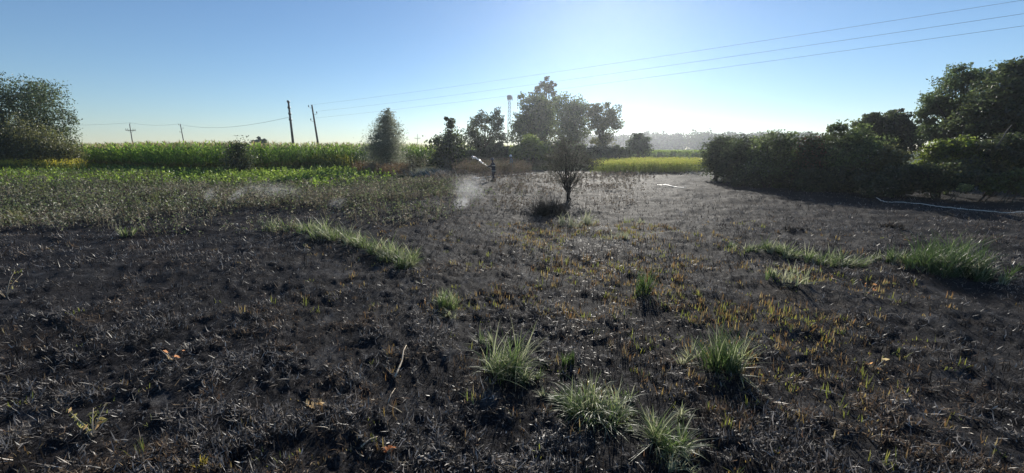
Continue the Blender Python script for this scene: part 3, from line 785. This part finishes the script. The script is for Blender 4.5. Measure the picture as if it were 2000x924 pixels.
def far_wood():
    rng = np.random.default_rng(71)
    pos, col = [], []
    for x in np.arange(55, 250, 2.6):
        y = 345 + rng.normal(0, 14); h = 11.5 + 3 * rng.random() + 2.5 * vnoise(x / 30, 0 * x, 3)
        n = 650
        d = rng.normal(size=(n, 3)); d /= np.linalg.norm(d, axis=1)[:, None]
        r = rng.random(n) ** .4 * (.75 + .5 * fbm3(d + x, 4))
        p = np.array([x + rng.normal(0, 1.5), y, h * .45]) + d * np.array([7.5, 5, h * .56]) * r[:, None]
        p[:, 2] = np.maximum(p[:, 2], .1)
        pos.append(p); col.append(pick(DARK, n, .3, rng) * (.8 + .4 * rng.random()))
    pos = np.concatenate(pos); col = np.concatenate(col)
    V, F, C = leaves(pos, np.full(len(pos), 1.5), .85, col, 0, rng)
    stuff(link('far_wood', mk_mesh('far_wood', V, F, M_LEAF, C)), 'hazy blue grey wood along the horizon', 'wood')
far_wood()

# ------------------------------------------------------------------ power line poles, mast, wires
def utility_pole(label, top_px, Y, lean=0.0, group=None, arms='pins', hgt=None, top_r=.085):
    top = at(*top_px, Y)
    root = bpy.data.objects.new('utility_pole', None); COL.objects.link(root)
    gz = tz(top.x, Y)
    root.location = (top.x, Y, gz - .3); root.rotation_euler = (0, lean, 0)
    h = (top.z - gz + .3) / math.cos(lean)
    root.location.x = top.x - math.sin(lean) * h
    root.empty_display_size = .4
    tag(root, label, 'utility pole', group)
    tube_obj('pole', [([(0, 0, 0), (0, 0, h * .5), (0, 0, h)], [top_r * 1.9, top_r * 1.4, top_r])], M_POLE, root, 10)
    tips = []
    def insul(x, z, out=0.0):
        b = tube_obj('bracket', [([(0, 0, z - .12), (x * .7, 0, z - .12), (x, 0, z - .05), (x, 0, z + .05)], [.025] * 4)], M_METAL, root, 5)
        prof = [(.03, z + .03), (.085, z + .06), (.05, z + .12), (.08, z + .15), (.045, z + .22), (.06, z + .26), (.02, z + .3)]
        tube_obj('insulator', [([(x, 0, q[1]) for q in prof], [q[0] for q in prof])], M_CERAM, root, 10)
        tips.append((x, z + .3))
    if arms == 'pins':
        insul(-.5, h - .3); insul(.55, h - 1.25); insul(-.5, h - 2.2)
    elif arms == 'stack':
        for k in range(4):
            z = h - .1 - k * .78
            tube_obj('clamp_band', [([(0, 0, z - .12), (0, 0, z + .12)], [top_r * 1.75, top_r * 1.75])], M_METAL, root, 10)
            prof = [(.05, 0), (.11, .05), (.06, .14), (.1, .2), (.04, .3)]
            tube_obj('insulator', [([(0, -.2 - .0 * q[1], z - .15 + q[1]) for q in prof], [q[0] for q in prof])], M_CERAM, root, 8)
            tips.append((0, z))
    elif arms == 'cross':
        z = h - 1.7
        tube_obj('crossarm', [([(-1.35, 0, z), (1.35, 0, z)], [.09, .09])], M_POLE, root, 6)
        tube_obj('brace', [([(-.8, .05, z), (0, .05, z - .7)], [.03, .03])], M_METAL, root, 5)
        tube_obj('brace', [([(.8, .05, z), (0, .05, z - .7)], [.03, .03])], M_METAL, root, 5)
        for x in (-1.25, -.7, .7, 1.25): insul(x, z + .15)
        insul(.15, h)
    M = Matrix.Translation(root.location) @ Matrix.Rotation(lean, 4, 'Y')
    return [M @ Vector((x, 0, z)) for x, z in tips]
stackpole = utility_pole('leaning pole with stacked clamp insulators rising from the maize', (563, 197), 57, 0.0, arms='stack', top_r=.11)
pinpole = utility_pole('leaning pole with three side insulators rising from the maize', (609, 205), 62, -.06, arms='pins', top_r=.1)
crosspole = utility_pole('distant pole with a wooden crossarm beyond the maize', (253, 242), 112, 0.04, arms='cross')
bare = utility_pole('distant leaning pole without crossarm beyond the maize', (352, 242), 112, -.02, arms='pins')
tiny = utility_pole('tiny far pole between the conical willow and the young tree', (815, 263), 190, 0, arms='cross')
wire_end = [at(1995, 30, 20), at(1995, 6, 20), at(1880, 0, 20 * 1.14)]
def wire(a, b, sag, label, r=.012, ext=0.0, group=None):
    a, b = Vector(a), Vector(b)
    if ext: b = b + (b - a) * ext
    pts = []
    for k in range(41):
        t = k / 40
        p = a.lerp(b, t); p.z -= sag * 4 * t * (1 - t); pts.append(p)
    o = tube_obj('power_cable', [(pts, [r] * 41)], M_WIRE, None, 5)
    return tag(o, label, 'cable', group)
G3 = 'cables of the overhead line'
for i, (tip, e) in enumerate(zip((pinpole[2], pinpole[1], pinpole[0]), wire_end)):
    wire(tip, e, .55, ('lowest', 'middle', 'topmost')[i] + ' of three thin cables rising over the field from the pin pole', .007, .45, G3)
wire(crosspole[-1], bare[0], .5, 'thin far cable between the crossarm pole and bare pole', .02)
wire(bare[0], stackpole[0] + Vector((0, 0, -2.0)), 1.2, 'thin far cable dropping from the bare pole towards the stacked pole', .02)
wire(crosspole[-1], at(60, 243, 112), .4, 'thin far cable running from the crossarm pole behind the willow', .02)

def lattice_mast():
    Y = 140.0
    b = at(995, 292, Y); top = at(993, 194, Y)
    root = bpy.data.objects.new('lattice_mast', None); COL.objects.link(root)
    root.location = (b.x, Y, -.1)
    tag(root, 'slender steel lattice mast with drum antennas behind the trees', 'mast')
    h = top.z + .1; w0, w1 = .75, .36
    cor = [(-1, -1), (1, -1), (1, 1), (-1, 1)]
    P = lambda k, t: Vector((cor[k][0], cor[k][1], 0)) * (w0 + (w1 - w0) * t) + Vector((0, 0, h * t))
    for k in range(4): tube_obj('leg', [([P(k, 0), P(k, 1)], [.09, .06])], M_METAL, root, 5)
    ns = 14
    for s in range(ns):
        t0, t1 = s / ns, (s + 1) / ns
        paths = []
        for k in range(4):
            k2 = (k + 1) % 4
            paths += [([P(k, t0), P(k2, t1)], [.035, .035]), ([P(k2, t0), P(k, t1)], [.035, .035]), ([P(k, t1), P(k2, t1)], [.035, .035])]
        tube_obj('bracing', paths, M_METAL, root, 4)
    drum = tube_obj('antenna_drum', [([(0, 0, h - .1), (0, 0, h + .1), (0, 0, h + 1.05), (0, 0, h + 1.25), (0, 0, h + 1.4)], [.6, .8, .85, .65, .25])], M_METAL, root, 14)
    for a in range(3):
        x, y = math.cos(a * 2.1), math.sin(a * 2.1)
        tube_obj('panel_antenna', [([(x * .95, y * .95, h - .4), (x * .95, y * .95, h + .9)], [.13, .13])], M_METAL, root, 6)
lattice_mast()

# ------------------------------------------------------------------ hoses
def hose(label, pxs, r=.045, dz=.03, mat=None):
    pts = []
    for (a, b) in pxs:
        g = gp(a, b); pts.append(Vector((g.x, g.y, 0)))
    fine = []
    for i in range(len(pts) - 1):
        for k in range(10):
            t = k / 10
            p0 = pts[max(i - 1, 0)]; p1 = pts[i]; p2 = pts[i + 1]; p3 = pts[min(i + 2, len(pts) - 1)]
            q = .5 * ((2 * p1) + (p2 - p0) * t + (2 * p0 - 5 * p1 + 4 * p2 - p3) * t * t + (3 * p1 - p0 - 3 * p2 + p3) * t ** 3)
            fine.append(q)
    fine.append(pts[-1])
    for q in fine: q.z = max(tz(q.x, q.y), tz(q.x + .15, q.y), tz(q.x - .15, q.y)) + dz
    V, F = tubes([(fine, [r] * len(fine))], 8)
    cz = np.repeat([q.z for q in fine], 8); V[:len(cz), 2] = cz + (V[:len(cz), 2] - cz) * .5       # the canvas lies half flat
    o = link('fire_hose', mk_mesh('fire_hose', V, F, mat or M_HOSE, smooth=True))
    return tag(o, label, 'hose')
hose('long pale fire hose lying along the foot of the hedge', [(1712, 388), (1722, 391), (1745, 396), (1800, 401), (1860, 408), (1930, 414), (2000, 418), (2080, 423)], .03)
hose('short straight length of pale hose on the grey ash', [(1284, 361), (1300, 363), (1320, 366), (1338, 368)], .04)
hose('looped pale fire hose around the firefighter in dark clothes', [(948, 353), (936, 352), (926, 350.5), (930, 349), (945, 347.6), (970, 346), (990, 344.5), (1012, 343), (1040, 342)], .04, .12)

# ------------------------------------------------------------------ people
M_NAVY = plain('navy_cloth', (.022, .025, .045), .85, .2, noise=.3, scale=12)
M_TEAL = plain('grey_green_cloth', (.13, .17, .18), .85, .2, noise=.25, scale=12)
M_SKIN = plain('skin', (.45, .28, .2), .6, .3)
M_WHITE = plain('white_helmet_shell', (.8, .8, .76), .3, .5)
M_DARKH = plain('dark_helmet_shell', (.04, .045, .06), .35, .5)
M_REFL = plain('reflective_tape', (.6, .6, .52), .3, .6)
M_BOOT = plain('black_rubber', (.015, .015, .015), .6, .4)
def skin_fig(name, joints, edges, mats, parent, sub=2, root=0):
    me = bpy.data.meshes.new(name)
    me.from_pydata([j[0] for j in joints], edges, [])
    me.update()
    for m in mats: me.materials.append(m)
    o = link(name, me, parent)
    md = o.modifiers.new('skin', 'SKIN'); md.use_smooth_shade = True; md.branch_smoothing = .4
    sv = me.skin_vertices[0].data
    for i, j in enumerate(joints):
        sv[i].radius = j[1] if isinstance(j[1], tuple) else (j[1], j[1]); sv[i].use_root = (i == root)
    s = o.modifiers.new('subsurf', 'SUBSURF'); s.levels = sub; s.render_levels = sub
    return o
def person(label, loc, rz, cloth, helmet_m, pose, tape=True):
    root = bpy.data.objects.new('person', None); COL.objects.link(root)
    root.location = loc; root.rotation_euler = (0, 0, rz)
    tag(root, label, 'person')
    # local frame: +Y is where the person faces, +X the right hand side
    hip = .93
    J = [((0, 0, hip), (.16, .12)), ((0, .02, 1.12), (.145, .11)), ((0, .06, 1.32), (.17, .12)), ((0, .09, 1.45), (.12, .09)), ((0, .11, 1.53), (.055, .055)),
         ((0, .13, 1.6), (.075, .085)), ((0, .145, 1.7), (.085, .1)), ((0, .14, 1.77), (.06, .07))]
    E = [(0, 1), (1, 2), (2, 3), (3, 4), (4, 5), (5, 6), (6, 7)]
    def chain(start, pts):
        p = start
        for q in pts:
            J.append(q); E.append((p, len(J) - 1)); p = len(J) - 1
        return p
    hands = []
    for s, arm in ((-1, pose['left']), (1, pose['right'])):
        chain(0, [((s * .11, .0, .86), .105), ((s * .13, pose['knee'] * (1 if s > 0 else .3), .5), .075), ((s * .15, pose['foot'] * s, .12), .055), ((s * .155, pose['foot'] * s + .02, .05), .05), ((s * .165, pose['foot'] * s + .16, .035), .04)])
        sh = (s * .2, .08, 1.42)
        el, wr = arm
        e = chain(3, [(sh, .075), (el, .055), (wr, .042)])
        d = (Vector(wr) - Vector(el)).normalized()
        palm = Vector(wr) + d * .07
        J.append((tuple(palm), (.035, .022))); E.append((e, len(J) - 1)); pi = len(J) - 1
        up = Vector((0, 0, 1)); side = d.cross(up).normalized()
        for f, ln in ((-.03, .055), (-.01, .07), (.01, .075), (.03, .06)):
            a = palm + d * .03 + side * f; b = a + d * ln * .5 + Vector((0, 0, -.012)); c = b + d * ln * .2 + Vector((0, 0, -.03))
            chain(pi, [(tuple(a), .0095), (tuple(b), .009), (tuple(c), .008)])
        chain(pi, [(tuple(palm - side * .035 * s + d * .0), .011), (tuple(palm - side * .06 * s + d * .03), .009)])
        hands.append(palm)
    body = skin_fig('body', J, E, [cloth], root, 2)
    # skin, boots and hair by height and place: separate shells over the body
    hm = link('face', None, root) if False else None
    V, F = tubes([([(0, .215, 1.6), (0, .235, 1.64), (0, .24, 1.69), (0, .225, 1.73)], [.035, .05, .055, .045])], 10)
    link('face', mk_mesh('face', V, F, M_SKIN, smooth=True), root)
    V, F = tubes([([(0, .25, 1.685), (0, .285, 1.66), (0, .262, 1.648)], [.008, .014, .012])], 6)
    link('nose', mk_mesh('nose', V, F, M_SKIN, smooth=True), root)
    for s in (-1, 1):
        V, F = tubes([([(s * .02, .282, 1.697), (s * .034, .276, 1.697)], [.007, .007])], 6); link('eye', mk_mesh('eye', V, F, M_BOOT), root)
        V, F = tubes([([(s * .1, .12, 1.65), (s * .11, .125, 1.68), (s * .1, .13, 1.71)], [.012, .02, .012])], 6); link('ear', mk_mesh('ear', V, F, M_SKIN), root)
        x, y = s * .155, pose['foot'] * s
        V, F = tubes([([(x, y, .3), (x, y, .1), (x, y + .03, .06), (x + s * .01, y + .2, .045)], [.075, .066, .068, .05])], 10)
        link('boot', mk_mesh('boot', V, F, M_BOOT, smooth=True), root)
        V, F = tubes([([tuple(hands[0 if s < 0 else 1] - Vector((0, 0, .0))), tuple(hands[0 if s < 0 else 1] + Vector((0, .035, -.005)))], [.04, .034])], 8)
        link('glove', mk_mesh('glove', V, F, M_SKIN, smooth=True), root)
    prof = [(.168, 1.70), (.165, 1.705), (.135, 1.73), (.13, 1.78), (.105, 1.83), (.06, 1.86), (.015, 1.868)]
    V, F = tubes([([(0, .13, q[1]) for q in prof], [q[0] for q in prof])], 16)
    hel = link('helmet', mk_mesh('helmet', V, F, helmet_m, smooth=True), root)
    V, F = tubes([([(0, .02, 1.85), (0, .13, 1.875), (0, .24, 1.85)], [.012, .015, .012])], 6)
    link('crest', mk_mesh('crest', V, F, helmet_m, smooth=True), hel)
    # jacket skirt and reflective bands
    prof = [(.205, .78), (.2, .9), (.185, 1.05), (.19, 1.2), (.2, 1.33), (.16, 1.44)]
    V, F = tubes([([(0, .02 + (q[1] - .8) * .1, q[1]) for q in prof], [q[0] for q in prof])], 16)
    V[:, 1] = (V[:, 1] - .05) * .78 + .05
    jk = link('jacket', mk_mesh('jacket', V, F, cloth, smooth=True), root)
    if tape:
        for z, r in ((.84, .206), (1.26, .2)):
            V, F = tubes([([(0, .02 + (z - .8) * .1, z - .025), (0, .02 + (z - .8) * .1, z + .025)], [r, r])], 16)
            V[:, 1] = (V[:, 1] - .05) * .78 + .05
            link('reflective_band', mk_mesh('reflective_band', V, F, M_REFL, smooth=True), jk)
    return root, hands
def place(root, v):
    return Matrix.Translation(root.location) @ Matrix.Rotation(root.rotation_euler.z, 4, 'Z') @ v
g1 = gp(965, 353)
fz = tz(g1.x, g1.y)
p1, hands1 = person('firefighter in dark clothes spraying water with a hose', (g1.x, g1.y, fz - .03), math.radians(68), M_NAVY, M_DARKH,
    dict(left=((-.3, .2, 1.18), (-.12, .45, 1.2)), right=((.3, .18, 1.2), (.05, .40, 1.24)), knee=.1, foot=.16))
p1.scale = (.95, .95, .95)
g2 = Vector((at(1000, 300, 40.5).x, 40.5, 0))
p2, hands2 = person('second firefighter in grey green with a white helmet behind weeds', (g2.x, g2.y, tz(g2.x, g2.y) - .03), math.radians(100), M_TEAL, M_WHITE,
    dict(left=((-.27, .05, 1.14), (-.2, .28, 1.08)), right=((.28, .03, 1.14), (.22, .26, 1.02)), knee=.05, foot=.06), tape=False)
# nozzle in the hands of the first firefighter, and its water
M_NOZ = plain('nozzle_alloy', (.5, .48, .42), .35, .5, .7)
hp = place(p1, (Vector((-.1, .5, 1.2))) * .95)
tgt = at(925, 308.5, g1.y + .4)
fw = (tgt - hp); fw.normalize()
noz = bpy.data.objects.new('fire_nozzle', None); COL.objects.link(noz); noz.location = hp
tag(noz, 'alloy fire nozzle held by the firefighter in dark clothes', 'nozzle')
tube_obj('barrel', [([fw * -.35, fw * -.1, fw * .1, fw * .3, fw * .36], [.035, .035, .03, .03, .045])], M_NOZ, noz, 8)
tube_obj('grip', [([Vector((0, 0, 0)), Vector((0, .02, -.14))], [.02, .02])], M_BOOT, noz, 6)
M_WATER, wt = nt('water_spray')
_o = wt.nodes.new('ShaderNodeOutputMaterial'); _p = wt.nodes.new('ShaderNodeBsdfPrincipled')
_p.inputs['Base Color'].default_value = (.85, .88, .9, 1); _p.inputs['Roughness'].default_value = .15; _p.inputs['Transmission Weight'].default_value = .35; _p.inputs['IOR'].default_value = 1.33
wt.links.new(_p.outputs[0], _o.inputs[0])
def water_jet():
    rng = np.random.default_rng(3)
    a = hp + fw * .36
    L_ = (tgt - a).length
    paths = []; pts = []; rad = []
    for k in range(12):
        t = k / 11
        p = a + fw * L_ * t + Vector((0, 0, .12 * math.sin(t * 3.1)))
        pts.append(p); rad.append(.014 + .008 * t)
    paths.append((pts, rad))
    for q in range(130):
        t = rng.random() ** .7
        p = a + fw * L_ * (t * 1.15) + Vector((rng.normal(0, .05), rng.normal(0, .05), .12 * math.sin(t * 3.1) + rng.normal(0, .05))) * (.3 + t)
        p = a + (p - a)
        paths.append(([p, p + fw * .05], [.005 + .007 * rng.random()] * 2))
    V, F = tubes(paths, 5)
    o = link('water_jet', mk_mesh('water_jet', V, F, M_WATER, smooth=True))
    tag(o, 'thin white water jet shot from the fire nozzle', 'water')
water_jet()

# ------------------------------------------------------------------ small things on the ash
def twig(label, pxs, r, mat=M_TWIG, name='twig', lift=.02):
    pts = []
    for a, b in pxs:
        g = gp(a, b); pts.append((g.x, g.y, tz(g.x, g.y) + lift))
    n = len(pts)
    o = tube_obj(name, [(pts, [r * (1 - .6 * k / (n - 1)) for k in range(n)])], mat, None, 6)
    return tag(o, label, 'twig')
twig('long bleached twig lying on black ash left of the broad tuft', [(772, 742), (778, 726), (786, 710), (789, 697), (794, 681)], .012, lift=.035)
twig('short bleached twig end lying below the long twig', [(758, 788), (764, 770), (772, 757)], .007)
twig('thin broken straw stick beside orange scorched leaves', [(706, 878), (722, 866), (738, 856)], .007)
twig('curved black twig on the ash near the bleached twig', [(640, 650), (652, 632), (664, 628), (676, 612)], .006, M_CHARBARK)
twig('pale bent straw lying in the right hand ash', [(1590, 752), (1620, 756), (1650, 770)], .008)
twig('pale straw stick under the big dark clump', [(1625, 540), (1640, 546), (1660, 548)], .01)
def dead_plant(label, px, py, hpx, n, pal, seed):
    rng = np.random.default_rng(seed)
    c = gp(px, py); s = mpp(c.y); h = hpx * s
    root = bpy.data.objects.new('withered_plant', None); COL.objects.link(root); root.location = (c.x, c.y, tz(c.x, c.y) - .01)
    tag(root, label, 'plant')
    stems = []
    tips = []
    for k in range(4):
        a = rng.random() * 6.28; e = Vector((math.cos(a) * h * .5, math.sin(a) * h * .4, h * (.6 + .4 * rng.random())))
        stems.append(([(0, 0, 0), tuple(e * .5 + Vector((0, 0, h * .1))), tuple(e)], [.006, .004, .002])); tips.append(e)
    V, F = tubes(stems, 5); link('stem', mk_mesh('stem', V, F, M_TWIG, smooth=True), root)
    for k in range(n):
        e = tips[k % 4] * (.35 + .65 * rng.random())
        p = np.array([list(e)]) + rng.normal(0, .012, (1, 3))
        v, f, cc = leaves(p, np.array([.055]), .45, pick(pal, 1, rng=rng), .3, rng)
        link('leaf', mk_mesh('leaf', v, f, M_LEAF, cc), root)
YD = [(.45, .4, .16), (.38, .36, .14), (.5, .38, .2), (.25, .26, .1)]
dead_plant('withered yellow leaved plant in the black foreground ash', 180, 850, 75, 26, YD, 1)
dead_plant('withered plant with pale leaves at the left weed edge', 12, 585, 75, 20, YD, 2)
dead_plant('small withered plant with two orange leaves', 335, 705, 45, 6, [(.5, .3, .16), (.45, .36, .2)], 3)
dead_plant('small straw coloured withered plant below the weed arc', 612, 800, 40, 12, [(.5, .38, .2), (.4, .33, .2)], 4)
dead_plant('orange brown scorched leaves heaped beside the straw stick', 760, 885, 28, 14, [(.36, .2, .1), (.3, .15, .07)], 5)
dead_plant('tiny withered orange sprig in the right hand ash', 1708, 712, 40, 8, [(.42, .36, .2), (.45, .3, .14)], 6)
dead_plant('scorched orange leaf sprig above the yellow stubble', 1690, 580, 40, 10, [(.3, .16, .08), (.36, .22, .1)], 7)

# ------------------------------------------------------------------ smoke
def smoke(label, px, py, Y, rx, rz, tilt, seed, dens):
    """a soft puff: ellipsoid centred at a pixel, Y metres ahead, fading to nothing at its skin"""
    n1, n2 = 20, 12
    V = [(math.sin(math.pi * i / n2) * math.cos(2 * math.pi * k / n1), math.sin(math.pi * i / n2) * math.sin(2 * math.pi * k / n1), math.cos(math.pi * i / n2)) for i in range(1, n2) for k in range(n1)]
    V += [(0, 0, 1), (0, 0, -1)]
    Q = [((i + 1) * n1 + k, (i + 1) * n1 + (k + 1) % n1, i * n1 + (k + 1) % n1, i * n1 + k) for i in range(n2 - 2) for k in range(n1)]
    T = [(len(V) - 2, k, (k + 1) % n1) for k in range(n1)] + [(len(V) - 1, (n2 - 2) * n1 + (k + 1) % n1, (n2 - 2) * n1 + k) for k in range(n1)]
    m, t = nt('smoke_vapour')
    L = t.links.new; N = t.nodes.new
    o = N('ShaderNodeOutputMaterial'); pv = N('ShaderNodeVolumePrincipled')
    pv.inputs['Color'].default_value = (.9, .92, .95, 1); pv.inputs['Anisotropy'].default_value = .4
    tc = N('ShaderNodeTexCoord')
    n = N('ShaderNodeTexNoise'); n.inputs['Scale'].default_value = 2.3; n.inputs['Detail'].default_value = 6; n.inputs['Roughness'].default_value = .6; n.inputs['Distortion'].default_value = 1.6
    mp = N('ShaderNodeMapping'); mp.inputs['Location'].default_value = (seed * 3.7, seed * 1.3, 0)
    L(tc.outputs['Object'], mp.inputs['Vector']); L(mp.outputs[0], n.inputs['Vector'])
    r = N('ShaderNodeMapRange'); r.inputs[1].default_value = .42; r.inputs[2].default_value = .75; r.inputs[3].default_value = 0; r.inputs[4].default_value = dens
    L(n.outputs['Fac'], r.inputs[0])
    ln = N('ShaderNodeVectorMath'); ln.operation = 'LENGTH'; L(tc.outputs['Object'], ln.inputs[0])
    fo = N('ShaderNodeMapRange'); fo.interpolation_type = 'SMOOTHSTEP'
    fo.inputs[1].default_value = .15; fo.inputs[2].default_value = .98; fo.inputs[3].default_value = 1; fo.inputs[4].default_value = 0
    L(ln.outputs['Value'], fo.inputs[0])
    mu = N('ShaderNodeMath'); mu.operation = 'MULTIPLY'; L(r.outputs[0], mu.inputs[0]); L(fo.outputs[0], mu.inputs[1])
    L(mu.outputs[0], pv.inputs['Density']); L(pv.outputs[0], o.inputs['Volume'])
    s = mpp(Y)
    ob = link('smoke', mk_mesh('smoke', np.array(V), [np.array(Q), np.array(T)], m), None, at(px, py, Y))
    ob.scale = (rx * s, min(rx, rz) * s, rz * s); ob.rotation_euler = (0, tilt, 0)
    return stuff(ob, label, 'smoke')
Y0 = gp(905, 408).y
smoke('dense white smoke at the smouldering spot in the middle', 902, 397, Y0, 24, 17, math.radians(-20), 1, 5)
smoke('thin grey smoke drifting above the smouldering spot', 915, 368, Y0 + .3, 48, 36, 0, 2, 1.4)
Y1 = gp(445, 405).y
smoke('slanting white smoke wisp over the scorched weeds', 462, 383, Y1, 36, 11, math.radians(-36), 3, 6)
smoke('faint smoke veil trailing from the slanting wisp', 535, 372, Y1 + .5, 75, 22, math.radians(4), 4, 1.0)
smoke('faint smoke puff in the weeds right of the trailing veil', 660, 398, gp(660, 410).y, 26, 16, 0, 5, 2)
smoke('faint smoke curl left of the slanting wisp', 410, 385, Y1, 14, 24, math.radians(15), 6, 2.5)

# ------------------------------------------------------------------ haze
def haze():
    x, y0, y1, z0, z1 = 440, -440, 440, -1.2, 25
    V = [(-x, y0, z0), (x, y0, z0), (x, y1, z0), (-x, y1, z0), (-x, y0, z1), (x, y0, z1), (x, y1, z1), (-x, y1, z1)]
    F = np.array([(0, 3, 2, 1), (4, 5, 6, 7), (0, 1, 5, 4), (1, 2, 6, 5), (2, 3, 7, 6), (3, 0, 4, 7)])
    m, t = nt('smoke_and_glare_air')
    o = t.nodes.new('ShaderNodeOutputMaterial'); pv = t.nodes.new('ShaderNodeVolumePrincipled')
    pv.inputs['Color'].default_value = (.86, .92, 1, 1); pv.inputs['Density'].default_value = .00044; pv.inputs['Anisotropy'].default_value = .73  # smoke haze, its forward scatter also imitating lens glare around the sun
    t.links.new(pv.outputs[0], o.inputs['Volume'])
    stuff(link('haze', mk_mesh('haze', V, F, m)), 'thin smoky haze over the whole field, also standing in for sun glare', 'haze')
haze()
